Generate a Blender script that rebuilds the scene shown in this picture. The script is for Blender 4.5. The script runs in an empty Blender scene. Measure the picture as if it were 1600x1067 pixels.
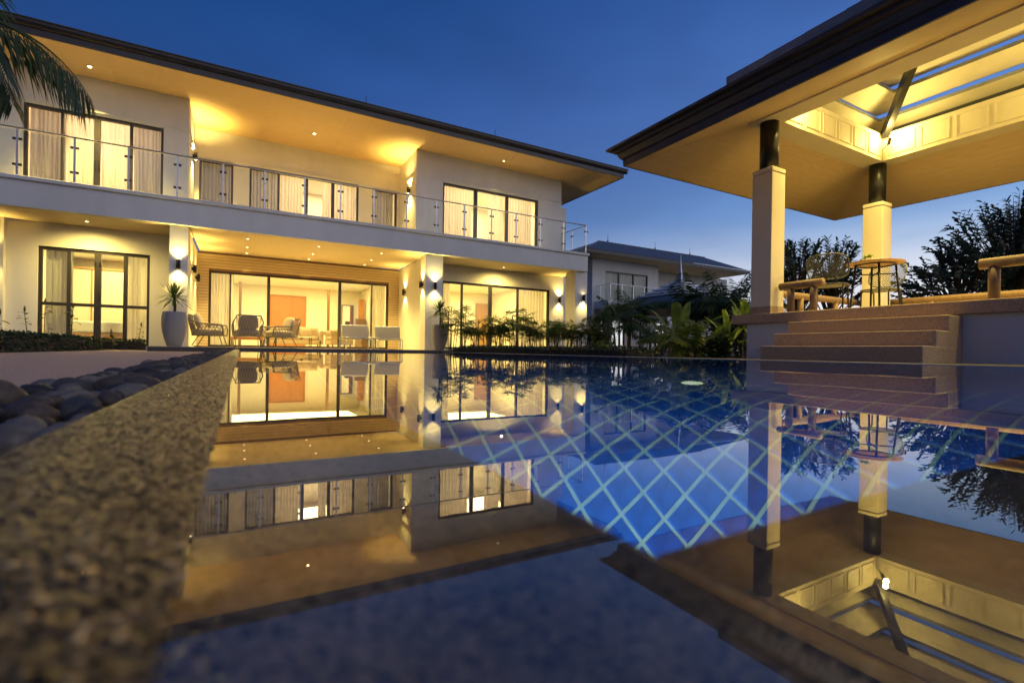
import bpy, math, random
from mathutils import Vector, Matrix
random.seed(7)
R = random.Random(11)
scene = bpy.context.scene
COL = scene.collection
PI = math.pi

# ------------------------------------------------------------------ camera
YAW, ROLL, CAMH = 0.5072, 0.0147, 0.05
fw = Vector((math.sin(YAW), math.cos(YAW), 0)); ri = Vector((math.cos(YAW), -math.sin(YAW), 0)); up = Vector((0, 0, 1))
cr, sr = math.cos(ROLL), math.sin(ROLL)
rx = ri*cr + up*sr; ux = up*cr - ri*sr
cam = bpy.data.cameras.new('camera'); camo = bpy.data.objects.new('camera', cam); COL.objects.link(camo)
camo.matrix_world = Matrix(((rx.x, ux.x, -fw.x, 0), (rx.y, ux.y, -fw.y, 0), (rx.z, ux.z, -fw.z, CAMH), (0, 0, 0, 1)))
cam.sensor_width = 36; cam.lens = 764.55/1600*36; cam.shift_y = (548.37-533.5)/1600
cam.clip_start = 0.005; cam.clip_end = 2000
cam.dof.use_dof = True; cam.dof.focus_distance = 2.8; cam.dof.aperture_fstop = 7.0
scene.camera = camo

# ------------------------------------------------------------------ sky and added fill lamp
SUN_EL, SUN_AZ = math.radians(-3.0), math.radians(80)      # azimuth clockwise from +Y: the afterglow lies off to the right
world = bpy.data.worlds.new('World'); scene.world = world; world.use_nodes = True
wn = world.node_tree; wn.nodes.clear()
wo = wn.nodes.new('ShaderNodeOutputWorld'); bg = wn.nodes.new('ShaderNodeBackground')
sky = wn.nodes.new('ShaderNodeTexSky'); sky.sky_type = 'NISHITA'; sky.sun_disc = False
sky.sun_elevation = SUN_EL; sky.sun_rotation = SUN_AZ; sky.air_density = 1.0; sky.dust_density = 0.6; sky.ozone_density = 3.0
bg.inputs['Strength'].default_value = 0.74
WL = wn.links
gam = wn.nodes.new('ShaderNodeGamma'); gam.inputs[1].default_value = 1.25; WL.new(sky.outputs[0], gam.inputs[0])
tint = wn.nodes.new('ShaderNodeMixRGB'); tint.blend_type = 'MULTIPLY'; tint.inputs[0].default_value = 1; tint.inputs[2].default_value = (9.3, 9.9, 10.3, 1)
WL.new(gam.outputs[0], tint.inputs[1])
sub = wn.nodes.new('ShaderNodeVectorMath'); sub.operation = 'SUBTRACT'; sub.inputs[1].default_value = (.024, 0, 0); WL.new(tint.outputs[0], sub.inputs[0])
mxz = wn.nodes.new('ShaderNodeVectorMath'); mxz.operation = 'MAXIMUM'; mxz.inputs[1].default_value = (0, 0, 0); WL.new(sub.outputs[0], mxz.inputs[0])
den = wn.nodes.new('ShaderNodeVectorMath'); den.operation = 'MULTIPLY_ADD'; den.inputs[1].default_value = (.5, .8, .9); den.inputs[2].default_value = (1, 1, 1); WL.new(mxz.outputs[0], den.inputs[0])
soft = wn.nodes.new('ShaderNodeVectorMath'); soft.operation = 'DIVIDE'; WL.new(mxz.outputs[0], soft.inputs[0]); WL.new(den.outputs[0], soft.inputs[1])
# thin streaks of cloud low in the sky, pinkish where the sun went down
wtc = wn.nodes.new('ShaderNodeTexCoord'); wsp = wn.nodes.new('ShaderNodeSeparateXYZ'); WL.new(wtc.outputs['Generated'], wsp.inputs[0])
wmp = wn.nodes.new('ShaderNodeMapping'); wmp.inputs['Scale'].default_value = (2.2, 2.2, 16); WL.new(wtc.outputs['Generated'], wmp.inputs[0])
wns = wn.nodes.new('ShaderNodeTexNoise'); wns.inputs['Scale'].default_value = 1.6; wns.inputs['Detail'].default_value = 5; WL.new(wmp.outputs[0], wns.inputs['Vector'])
lowf = wn.nodes.new('ShaderNodeMapRange'); lowf.interpolation_type = 'SMOOTHSTEP'
for i_, v_ in ((1, .26), (2, .03), (3, 0.0), (4, 1.0)): lowf.inputs[i_].default_value = v_
WL.new(wsp.outputs[2], lowf.inputs[0])
glowd = wn.nodes.new('ShaderNodeVectorMath'); glowd.operation = 'DOT_PRODUCT'; glowd.inputs[1].default_value = (math.sin(SUN_AZ), math.cos(SUN_AZ), 0); WL.new(wtc.outputs['Generated'], glowd.inputs[0])
azf = wn.nodes.new('ShaderNodeMapRange'); azf.interpolation_type = 'SMOOTHSTEP'
for i_, v_ in ((1, -.2), (2, 1.0), (3, .12), (4, 1.0)): azf.inputs[i_].default_value = v_
WL.new(glowd.outputs['Value'], azf.inputs[0])
cov = wn.nodes.new('ShaderNodeMapRange')
for i_, v_ in ((1, .30), (2, .62), (3, .55), (4, 1.0)): cov.inputs[i_].default_value = v_
WL.new(wns.outputs[0], cov.inputs[0])
cfac = wn.nodes.new('ShaderNodeMath'); cfac.operation = 'MULTIPLY'; WL.new(lowf.outputs[0], cfac.inputs[0]); WL.new(cov.outputs[0], cfac.inputs[1])
ccol = wn.nodes.new('ShaderNodeMixRGB'); ccol.inputs[1].default_value = (.10, .16, .30, 1); ccol.inputs[2].default_value = (1.0, .95, .98, 1); WL.new(azf.outputs[0], ccol.inputs[0])
cmix = wn.nodes.new('ShaderNodeMixRGB'); WL.new(cfac.outputs[0], cmix.inputs[0]); vns = wn.nodes.new('ShaderNodeTexNoise'); vns.inputs['Scale'].default_value = 2.2; vns.inputs['Detail'].default_value = 3; vmp = wn.nodes.new('ShaderNodeMapping'); vmp.inputs['Scale'].default_value = (1, 1, 2.6); WL.new(wtc.outputs['Generated'], vmp.inputs[0]); WL.new(vmp.outputs[0], vns.inputs['Vector'])
vmr = wn.nodes.new('ShaderNodeMapRange')
for i_, v_ in ((1, .3), (2, .7), (3, .86), (4, 1.14)): vmr.inputs[i_].default_value = v_
WL.new(vns.outputs[0], vmr.inputs[0]); veil = wn.nodes.new('ShaderNodeVectorMath'); veil.operation = 'SCALE'; WL.new(soft.outputs[0], veil.inputs[0]); WL.new(vmr.outputs[0], veil.inputs['Scale'])
WL.new(veil.outputs[0], cmix.inputs[1]); WL.new(ccol.outputs[0], cmix.inputs[2])
WL.new(cmix.outputs[0], bg.inputs[0]); WL.new(bg.outputs[0], wo.inputs[0])
sun = bpy.data.lights.new('sun', 'SUN'); sun.energy = 0.52; sun.angle = math.radians(70); sun.color = (1.0, .93, .90)
dusk_fill_obj = bpy.data.objects.new('sun', sun); COL.objects.link(dusk_fill_obj)
FA, FE = math.radians(155), math.radians(26)     # added fill lamp standing for dusk sky glow, from behind the camera's right shoulder
sd = -Vector((math.sin(FA)*math.cos(FE), math.cos(FA)*math.cos(FE), math.sin(FE)))
dusk_fill_obj.rotation_euler = sd.to_track_quat('-Z', 'Y').to_euler()
vs = scene.view_settings; vs.view_transform = 'Standard'; vs.look = 'None'; vs.gamma = 1; vs.use_curve_mapping = False; vs.exposure = 0.5
cy = scene.cycles
cy.use_denoising = True; cy.max_bounces = 10; cy.diffuse_bounces = 4; cy.glossy_bounces = 5; cy.transmission_bounces = 8
cy.transparent_max_bounces = 24; cy.sample_clamp_indirect = 3.0; cy.caustics_reflective = False; cy.caustics_refractive = True

# ------------------------------------------------------------------ materials
MATS = {}
def nodes_of(m):
    m.use_nodes = True
    return m.node_tree, m.node_tree.nodes['Principled BSDF']
def mat(name, col, rough=.6, var=.12, scale=6.0, bump=0.0, bscale=40.0, metal=0.0, stretch=None, spec=None, coat=0.0, sss=0.0):
    """plain surface: base colour with soft object-space mottling and fine relief"""
    if name in MATS: return MATS[name]
    m = bpy.data.materials.new(name); nt, b = nodes_of(m); L = nt.links
    b.inputs['Roughness'].default_value = rough; b.inputs['Metallic'].default_value = metal
    if spec is not None: b.inputs['Specular IOR Level'].default_value = spec
    if coat: b.inputs['Coat Weight'].default_value = coat; b.inputs['Coat Roughness'].default_value = .08
    tc = nt.nodes.new('ShaderNodeTexCoord'); src = tc.outputs['Object']
    if stretch:
        mp = nt.nodes.new('ShaderNodeMapping'); mp.inputs['Scale'].default_value = stretch; L.new(src, mp.inputs[0]); src = mp.outputs[0]
    if var > 0:
        n = nt.nodes.new('ShaderNodeTexNoise'); n.inputs['Scale'].default_value = scale; n.inputs['Detail'].default_value = 6; n.inputs['Roughness'].default_value = .62
        L.new(src, n.inputs['Vector'])
        r = nt.nodes.new('ShaderNodeValToRGB'); r.color_ramp.elements[0].position = .28; r.color_ramp.elements[1].position = .75
        r.color_ramp.elements[0].color = tuple(c*(1-var) for c in col)+(1,); r.color_ramp.elements[1].color = tuple(min(1, c*(1+var)) for c in col)+(1,)
        L.new(n.outputs[0], r.inputs[0]); L.new(r.outputs[0], b.inputs['Base Color'])
        mr = nt.nodes.new('ShaderNodeMapRange'); mr.inputs[3].default_value = max(0.02, rough-.1); mr.inputs[4].default_value = min(1, rough+.1)
        L.new(n.outputs[0], mr.inputs[0]); L.new(mr.outputs[0], b.inputs['Roughness'])
    else:
        b.inputs['Base Color'].default_value = tuple(col)+(1,)
    if bump > 0:
        n2 = nt.nodes.new('ShaderNodeTexNoise'); n2.inputs['Scale'].default_value = bscale; n2.inputs['Detail'].default_value = 4; L.new(src, n2.inputs['Vector'])
        bp = nt.nodes.new('ShaderNodeBump'); bp.inputs['Strength'].default_value = bump; bp.inputs['Distance'].default_value = .01
        L.new(n2.outputs[0], bp.inputs['Height']); L.new(bp.outputs[0], b.inputs['Normal'])
    MATS[name] = m
    return m
def lined(name, col, axis, period, dark=.55, width=.06, rough=.6, var=.1, grain=(1, 1, 1)):
    """boarding whose narrow shadow gaps repeat along one axis (too fine to build): colour and relief"""
    m = mat(name, col, rough, var, 5.0, 0, stretch=grain); nt = m.node_tree; b = nt.nodes['Principled BSDF']; L = nt.links
    tc = nt.nodes.new('ShaderNodeTexCoord'); sp = nt.nodes.new('ShaderNodeSeparateXYZ'); L.new(tc.outputs['Object'], sp.inputs[0])
    d = nt.nodes.new('ShaderNodeMath'); d.operation = 'DIVIDE'; d.inputs[1].default_value = period; L.new(sp.outputs[axis], d.inputs[0])
    f = nt.nodes.new('ShaderNodeMath'); f.operation = 'FRACT'; L.new(d.outputs[0], f.inputs[0])
    g = nt.nodes.new('ShaderNodeMath'); g.operation = 'GREATER_THAN'; g.inputs[1].default_value = width; L.new(f.outputs[0], g.inputs[0])
    mx = nt.nodes.new('ShaderNodeMixRGB'); mx.blend_type = 'MULTIPLY'; mx.inputs['Fac'].default_value = 1
    mr = nt.nodes.new('ShaderNodeMapRange'); mr.inputs[3].default_value = dark; mr.inputs[4].default_value = 1; L.new(g.outputs[0], mr.inputs[0])
    old = b.inputs['Base Color'].links[0].from_socket; L.new(old, mx.inputs[1]); L.new(mr.outputs[0], mx.inputs[2]); L.new(mx.outputs[0], b.inputs['Base Color'])
    bp = nt.nodes.new('ShaderNodeBump'); bp.inputs['Strength'].default_value = .4; bp.inputs['Distance'].default_value = .004
    L.new(g.outputs[0], bp.inputs['Height']); L.new(bp.outputs[0], b.inputs['Normal'])
    return m
def emit(name, col, s):
    if name in MATS: return MATS[name]
    m = bpy.data.materials.new(name); nt, b = nodes_of(m)
    b.inputs['Base Color'].default_value = (.8, .8, .8, 1); b.inputs['Emission Color'].default_value = tuple(col)+(1,); b.inputs['Emission Strength'].default_value = s
    MATS[name] = m; return m
def glassy(name, tint=(.93, .96, .95), ior=1.45, rough=0.0):
    m = bpy.data.materials.new(name); m.use_nodes = True; nt = m.node_tree; nt.nodes.clear(); L = nt.links
    o = nt.nodes.new('ShaderNodeOutputMaterial'); mx = nt.nodes.new('ShaderNodeMixShader'); fr = nt.nodes.new('ShaderNodeLayerWeight'); fr.inputs[0].default_value = .5; f0 = ((ior-1)/(ior+1))**2
    fp = nt.nodes.new('ShaderNodeMath'); fp.operation = 'POWER'; fp.inputs[1].default_value = 5; fq = nt.nodes.new('ShaderNodeMath'); fq.operation = 'MULTIPLY_ADD'; fq.inputs[1].default_value = 1-f0; fq.inputs[2].default_value = f0
    L.new(fr.outputs['Facing'], fp.inputs[0]); L.new(fp.outputs[0], fq.inputs[0])
    t = nt.nodes.new('ShaderNodeBsdfTransparent'); t.inputs[0].default_value = tuple(tint)+(1,)
    g = nt.nodes.new('ShaderNodeBsdfGlossy'); g.inputs['Roughness'].default_value = rough
    L.new(fq.outputs[0], mx.inputs[0]); L.new(t.outputs[0], mx.inputs[1]); L.new(g.outputs[0], mx.inputs[2]); L.new(mx.outputs[0], o.inputs[0])
    MATS[name] = m; return m
def clothy(name, col, trans=.45):
    m = bpy.data.materials.new(name); m.use_nodes = True; nt = m.node_tree; nt.nodes.clear(); L = nt.links
    o = nt.nodes.new('ShaderNodeOutputMaterial'); mx = nt.nodes.new('ShaderNodeMixShader'); mx.inputs[0].default_value = trans
    tc = nt.nodes.new('ShaderNodeTexCoord'); mp = nt.nodes.new('ShaderNodeMapping'); mp.inputs['Scale'].default_value = (30, 30, 1.2); L.new(tc.outputs['Object'], mp.inputs[0])
    n = nt.nodes.new('ShaderNodeTexNoise'); n.inputs['Scale'].default_value = 1; L.new(mp.outputs[0], n.inputs['Vector'])
    r = nt.nodes.new('ShaderNodeValToRGB'); r.color_ramp.elements[0].color = tuple(c*.85 for c in col)+(1,); r.color_ramp.elements[1].color = tuple(min(1, c*1.1) for c in col)+(1,)
    L.new(n.outputs[0], r.inputs[0])
    d = nt.nodes.new('ShaderNodeBsdfDiffuse'); t = nt.nodes.new('ShaderNodeBsdfTranslucent'); L.new(r.outputs[0], d.inputs[0]); L.new(r.outputs[0], t.inputs[0])
    L.new(d.outputs[0], mx.inputs[1]); L.new(t.outputs[0], mx.inputs[2]); L.new(mx.outputs[0], o.inputs[0])
    MATS[name] = m; return m
def leafy(name, c1, c2, trans=.3, rough=.45):
    m = bpy.data.materials.new(name); m.use_nodes = True; nt = m.node_tree; b = nt.nodes['Principled BSDF']; L = nt.links; o = nt.nodes['Material Output']
    g = nt.nodes.new('ShaderNodeNewGeometry'); r = nt.nodes.new('ShaderNodeValToRGB')
    r.color_ramp.elements[0].color = tuple(c1)+(1,); r.color_ramp.elements[1].color = tuple(c2)+(1,)
    L.new(g.outputs['Random Per Island'], r.inputs[0]); L.new(r.outputs[0], b.inputs['Base Color']); b.inputs['Roughness'].default_value = rough
    t = nt.nodes.new('ShaderNodeBsdfTranslucent'); L.new(r.outputs[0], t.inputs[0]); mx = nt.nodes.new('ShaderNodeMixShader'); mx.inputs[0].default_value = trans
    L.new(b.outputs[0], mx.inputs[1]); L.new(t.outputs[0], mx.inputs[2]); L.new(mx.outputs[0], o.inputs[0])
    MATS[name] = m; return m

M_wall = mat('white_plaster', (.74, .71, .64), .75, .08, 1.7, .12, 90, stretch=(1, 1, .35))
M_wallg = mat('grey_white_plaster', (.70, .69, .66), .75, .08, 1.7, .1, 90, stretch=(1, 1, .35))
M_room = mat('room_paint', (.76, .70, .58), .7, .03, 2, 0)
M_roomceil = mat('room_ceiling_paint', (.80, .77, .70), .8, .02, 2, 0)
M_floor = mat('room_floor_stone', (.72, .62, .48), .25, .1, 3, 0)
M_soffit = lined('soffit_boards', (.70, .48, .23), 1, .10, .8, .05, .6, .14, (1, 14, 1))
M_tersoff = lined('terrace_ceiling_boards', (.68, .54, .33), 0, .10, .8, .05, .6, .08, (14, 1, 1))
M_bedsoff = lined('porch_ceiling_boards', (.66, .50, .29), 1, .10, .8, .05, .6, .08, (1, 14, 1))
M_clad = mat('cladding_wood', (.56, .43, .26), .55, .14, 4, 0, stretch=(1, 8, 8))
M_fascia = mat('dark_brown_fascia', (.035, .028, .026), .4, .25, 3, .1, 30)
M_roof = mat('slate_roof', (.10, .11, .13), .6, .3, 5, .2, 20)
M_frame = mat('bronze_aluminium', (.028, .022, .018), .45, .1, 8, 0)
M_black = mat('black_metal', (.02, .02, .022), .4, .1, 8, 0, metal=.4)
M_steel = mat('brushed_steel', (.45, .45, .47), .3, .08, 20, 0, metal=1.0)
M_glass = glassy('window_glass')
M_railglass = glassy('railing_glass', (.95, .97, .97), 1.3)
M_farglass = glassy('far_railing_glass', (.9, .93, .93), 1.12)
M_curtain = clothy('sheer_curtain', (.82, .75, .66))
M_curtaing = clothy('grey_curtain', (.46, .43, .42), .35)
M_stone = mat('terrace_stone', (.42, .36, .29), .45, .12, 9, .1, 60)
M_wash = mat('pebble_wash', (.46, .34, .23), .75, .45, 75, .6, 160)
M_cop = mat('wet_coping_matrix', (.06, .035, .016), .25, .5, 160, .5, 220)
M_washdk = mat('pebble_wash_base', (.28, .17, .10), .5, .75, 110, .5, 300)
M_path = mat('path_wash', (.70, .45, .30), .75, .35, 150, .5, 250)
M_earth = mat('garden_soil', (.045, .035, .025), .9, .4, 6, .5, 40)
M_darktile = mat('dark_riser_stone', (.05, .042, .036), .4, .3, 12, .1, 60)
M_tile = mat('blue_pool_tile', (.006, .085, .42), .3, .35, 14, 0)
M_grout = mat('pale_green_grout', (.30, .48, .46), .7, .12, 20, 0)
M_woodor = mat('orange_wood', (.42, .18, .065), .35, .16, 3, 0, stretch=(1, 6, 9))
M_tan = mat('tan_wood', (.38, .22, .10), .4, .12, 3, 0, stretch=(8, 8, 1))
M_wooddk = mat('brown_wood', (.16, .085, .04), .45, .2, 4, 0, stretch=(6, 6, 1))
M_log = mat('brown_log', (.22, .14, .08), .6, .25, 8, .3, 30, stretch=(4, 4, 1))
M_cream = mat('cream_paint', (.72, .66, .52), .6, .06, 3, .05, 60)
M_rope = mat('taupe_rope', (.20, .17, .13), .75, .2, 60, 0)
M_cushion = mat('taupe_cushion', (.42, .35, .27), .9, .08, 30, .2, 300)
M_cream_fab = mat('cream_fabric', (.33, .25, .155), .9, .06, 30, .15, 300)
M_white = mat('white_sling', (.80, .79, .76), .7, .03, 20, 0)
M_pot = mat('grey_pot', (.24, .245, .27), .7, .12, 20, .3, 60, stretch=(1, 1, 6))
M_mesh = mat('grey_wire_mesh', (.10, .105, .10), .5, .1, 20, 0)
M_mirror = mat('mirror_glass', (.8, .8, .8), .03, 0, metal=1.0)
M_bark = mat('brown_bark', (.09, .065, .045), .85, .3, 12, .5, 40)
M_glow = emit('lamp_glow', (1, .74, .38), 40)
M_poolglow = emit('pool_lamp_glow', (.80, .95, .60), 1.6)
L_pot = leafy('dracaena_leaf', (.05, .09, .025), (.11, .15, .045))
L_rhap = leafy('lady_palm_leaf', (.05, .10, .02), (.14, .20, .045), .5)
L_hedge = leafy('hedge_leaf', (.02, .038, .012), (.05, .075, .022), .2)
L_dark = leafy('dark_shrub_leaf', (.03, .065, .018), (.09, .135, .035), .3)
L_palm = leafy('palm_leaflet', (.04, .065, .018), (.09, .12, .035), .3, .35)
L_lime = leafy('lime_leaf', (.12, .20, .03), (.24, .33, .06), .4)
L_tree = leafy('tree_leaf', (.03, .058, .02), (.08, .115, .04), .3)

# ------------------------------------------------------------------ helpers
ORG = {}
class MB:
    def __init__(s): s.v = []; s.f = []
    def quad(s, a, b, c, d):
        n = len(s.v); s.v += [a, b, c, d]; s.f.append((n, n+1, n+2, n+3)); return s
    def tri(s, a, b, c):
        n = len(s.v); s.v += [a, b, c]; s.f.append((n, n+1, n+2)); return s
    def box(s, x0, x1, y0, y1, z0, z1, skip=''):
        n = len(s.v)
        s.v += [(x0, y0, z0), (x1, y0, z0), (x1, y1, z0), (x0, y1, z0), (x0, y0, z1), (x1, y0, z1), (x1, y1, z1), (x0, y1, z1)]
        F = {'b': (0, 3, 2, 1), 't': (4, 5, 6, 7), 'f': (0, 1, 5, 4), 'r': (1, 2, 6, 5), 'k': (2, 3, 7, 6), 'l': (3, 0, 4, 7)}
        for k, q in F.items():
            if k not in skip: s.f.append(tuple(n+i for i in q))
        return s
    def bev(s, x0, x1, y0, y1, z0, z1, e=.008):
        """box with chamfered top edges"""
        n = len(s.v)
        s.v += [(x0, y0, z0), (x1, y0, z0), (x1, y1, z0), (x0, y1, z0), (x0, y0, z1-e), (x1, y0, z1-e), (x1, y1, z1-e), (x0, y1, z1-e),
                (x0+e, y0+e, z1), (x1-e, y0+e, z1), (x1-e, y1-e, z1), (x0+e, y1-e, z1)]
        for q in [(0, 3, 2, 1), (0, 1, 5, 4), (1, 2, 6, 5), (2, 3, 7, 6), (3, 0, 4, 7), (4, 5, 9, 8), (5, 6, 10, 9), (6, 7, 11, 10), (7, 4, 8, 11), (8, 9, 10, 11)]:
            s.f.append(tuple(n+i for i in q))
        return s
    def prism(s, poly, z0, z1):
        n = len(s.v); k = len(poly)
        s.v += [(x, y, z0) for x, y in poly]+[(x, y, z1) for x, y in poly]
        s.f.append(tuple(n+i for i in reversed(range(k)))); s.f.append(tuple(n+k+i for i in range(k)))
        for i in range(k): s.f.append((n+i, n+(i+1) % k, n+k+(i+1) % k, n+k+i))
        return s
    def tube(s, pts, r, seg=8, cap=True):
        pts = [Vector(p) for p in pts]; rr = r if isinstance(r, (list, tuple)) else [r]*len(pts)
        n = len(s.v); ref = None
        for i, p in enumerate(pts):
            t = (pts[min(i+1, len(pts)-1)]-pts[max(i-1, 0)])
            if t.length < 1e-9: t = Vector((0, 0, 1))
            t.normalize()
            if ref is None:
                ref = t.orthogonal().normalized()
            else:
                ref = (ref-t*ref.dot(t))
                ref = ref.normalized() if ref.length > 1e-6 else t.orthogonal().normalized()
            b = t.cross(ref)
            for k in range(seg):
                a = 2*PI*k/seg; s.v.append(tuple(p+(ref*math.cos(a)+b*math.sin(a))*rr[i]))
        for i in range(len(pts)-1):
            for k in range(seg):
                k2 = (k+1) % seg; s.f.append((n+i*seg+k, n+i*seg+k2, n+(i+1)*seg+k2, n+(i+1)*seg+k))
        if cap:
            s.f.append(tuple(n+k for k in reversed(range(seg)))); e = n+(len(pts)-1)*seg; s.f.append(tuple(e+k for k in range(seg)))
        return s
    def lathe(s, prof, c=(0, 0, 0), seg=28):
        n = len(s.v); m = len(prof)
        for r, z in prof:
            for k in range(seg):
                a = 2*PI*k/seg; s.v.append((c[0]+r*math.cos(a), c[1]+r*math.sin(a), c[2]+z))
        for i in range(m-1):
            for k in range(seg):
                k2 = (k+1) % seg; s.f.append((n+i*seg+k, n+i*seg+k2, n+(i+1)*seg+k2, n+(i+1)*seg+k))
        s.f.append(tuple(n+k for k in reversed(range(seg)))); s.f.append(tuple(n+(m-1)*seg+k for k in range(seg)))
        return s
    def blob(s, c, rx_, ry_, rz_, rot=0., seg=10, rings=6, jit=0., rng=R, pw=1.0):
        """rounded stone / cushion: squashed super-ellipsoid"""
        n = len(s.v); ca, sa = math.cos(rot), math.sin(rot)
        def sg(x): return math.copysign(abs(x)**pw, x)
        for i in range(rings+1):
            th = PI*i/rings
            for k in range(seg):
                ph = 2*PI*k/seg
                x, y, z = sg(math.sin(th))*sg(math.cos(ph)), sg(math.sin(th))*sg(math.sin(ph)), sg(math.cos(th))
                j = 1+(rng.uniform(-jit, jit) if 0 < i < rings else 0)
                x, y, z = x*rx_*j, y*ry_*j, z*rz_*j
                s.v.append((c[0]+x*ca-y*sa, c[1]+x*sa+y*ca, c[2]+z))
        for i in range(rings):
            for k in range(seg):
                k2 = (k+1) % seg; s.f.append((n+i*seg+k, n+(i+1)*seg+k, n+(i+1)*seg+k2, n+i*seg+k2))
        return s
    def leaf(s, p, d, side, L, w, droop=.15, fold=.0):
        """one leaf: base, two middle pairs and a tip, drooping towards its end"""
        p = Vector(p); d = Vector(d).normalized(); side = Vector(side)
        side = side-d*side.dot(d)
        side = side.normalized() if side.length > 1e-6 else d.orthogonal().normalized()
        a = p+d*L*.35-Vector((0, 0, droop*L*.12)); b = p+d*L*.7-Vector((0, 0, droop*L*.45)); t = p+d*L-Vector((0, 0, droop*L))
        n = len(s.v)
        s.v += [tuple(p), tuple(a+side*w*.5), tuple(a-side*w*.5), tuple(b+side*w*.42), tuple(b-side*w*.42), tuple(t)]
        s.f += [(n, n+2, n+1), (n+1, n+2, n+4, n+3), (n+3, n+4, n+5)]
        return s
    def build(s, name, m, parent=None, smooth=False):
        o = ORG.get(parent.name, Vector()) if parent else Vector()
        me = bpy.data.meshes.new(name)
        me.from_pydata([(x-o[0], y-o[1], z-o[2]) for x, y, z in s.v] if o.length else s.v, [], s.f); me.update()
        if smooth: me.polygons.foreach_set('use_smooth', [True]*len(me.polygons))
        if m: me.materials.append(m)
        ob = bpy.data.objects.new(name, me); COL.objects.link(ob)
        if parent: ob.parent = parent; ORG[ob.name] = o
        return ob
def smooth_edges(ob, w=.01, seg=2):
    b = ob.modifiers.new('bevel', 'BEVEL'); b.width = w; b.segments = seg; b.limit_method = 'ANGLE'
    return ob
def tag(o, label=None, cat=None, group=None, kind=None):
    if label: o['label'] = label
    if cat: o['category'] = cat
    if group: o['group'] = group
    if kind: o['kind'] = kind
    return o
def thing(name, label, cat, loc=(0, 0, 0), group=None):
    o = bpy.data.objects.new(name, None); COL.objects.link(o); o.location = loc; o.empty_display_size = .1
    ORG[o.name] = Vector(loc); return tag(o, label, cat, group)
def struct(ob): ob['kind'] = 'structure'; return ob
def copy_tree(o, parent=None):
    c = o.copy(); COL.objects.link(c)
    if parent: c.parent = parent
    for ch in list(o.children): copy_tree(ch, c)
    return c
HOUSE_LAMPS = 1.5      # one dial for all warm lamps
def lamp(kind, name, loc, power, col, parent=None, aim=None, **kw):
    l = bpy.data.lights.new(name, kind); l.energy = power*(HOUSE_LAMPS if col[2] < .5 else 1); l.color = col
    for k, v in kw.items(): setattr(l, k, v)
    o = bpy.data.objects.new(name, l); COL.objects.link(o)
    if aim is not None: o.rotation_euler = Vector(aim).to_track_quat('-Z', 'Y').to_euler()
    if parent: o.parent = parent; o.location = Vector(loc)-ORG.get(parent.name, Vector())
    else: o.location = loc
    return o
WARM = (1.0, .735, .19); WARM2 = (1.0, .77, .27)

# ------------------------------------------------------------------ ground, pool, paving
PX0, PX1, PY0, PY1, PD = .10, 4.0, .098, 10.45, 1.55
g = MB(); S = 400
for x0, x1, y0, y1 in [(-S, -.3, -S, S), (PX1+.2, S, -S, S), (-.3, PX1+.2, -S, -.6), (-.3, PX1+.2, 10.6, S)]:
    g.quad((x0, y0, -.09), (x1, y0, -.09), (x1, y1, -.09), (x0, y1, -.09))
struct(g.build('ground', M_earth))
p = MB(); p.quad((-2.12, -3, -.045), (-.262, -3, -.045), (-.262, 10.6, -.045), (-2.12, 10.6, -.045))
p.quad((-2.12, 10.6, -.045), (-1.0, 10.6, -.045), (-1.0, 13.1, -.045), (-2.12, 13.1, -.045))
struct(p.build('path', M_path))
# stone trough under the river stones
t_ = MB(); t_.box(-.262, -.085, -.8, 10.4, -.085, -.05); struct(t_.build('stone_trough', M_earth))
# terrace with its dark riser
ter = MB(); ter.prism([(-1.43, 10.52), (4.66, 10.52), (4.66, 12.9), (5.55, 12.9), (5.55, 17.46), (-1.6, 17.46), (-1.6, 13.2), (-1.43, 13.2)], -.2, .042)
struct(ter.build('terrace', M_stone))
rs = MB(); rs.box(-1.40, 4.64, 10.46, 10.515, -.3, .036); struct(rs.build('terrace_riser', M_darktile))
# coping: pebble-wash kerb that dips under the film of water
XS = [(-.085, -.06), (-.083, .0055), (-.062, .006), (-.030, .0032), (-.010, -.0002), (.02, -.006), (.085, -.008), (.099, -.013), (.1, -.3)]
cp = MB(); n = 90
ys = [-.6+(10.46+.6)*(i/n)**1.8 for i in range(n+1)]
for i, y in enumerate(ys):
    for x, z in XS: cp.v.append((x, y, z))
k = len(XS)
for i in range(n):
    for j in range(k-1): cp.f.append((i*k+j, i*k+j+1, (i+1)*k+j+1, (i+1)*k+j))
cp_o = struct(cp.build('pool_coping', M_cop, smooth=True)); cp_o.data.materials.append(M_washdk)
for f_ in cp_o.data.polygons:
    if f_.center.x > -.004: f_.material_index = 1
led = MB()
XP = [(-.6, -.008), (.083, -.008), (.097, -.013), (.098, -.3)]
for i in range(61):
    x = .1002+(3.99-.1)*i/60
    for y, z in XP: led.v.append((x, y, z))
for i in range(60):
    for j in range(3): led.f.append((i*4+j, (i+1)*4+j, (i+1)*4+j+1, i*4+j+1))
struct(led.build('pool_ledge', M_washdk))
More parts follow.
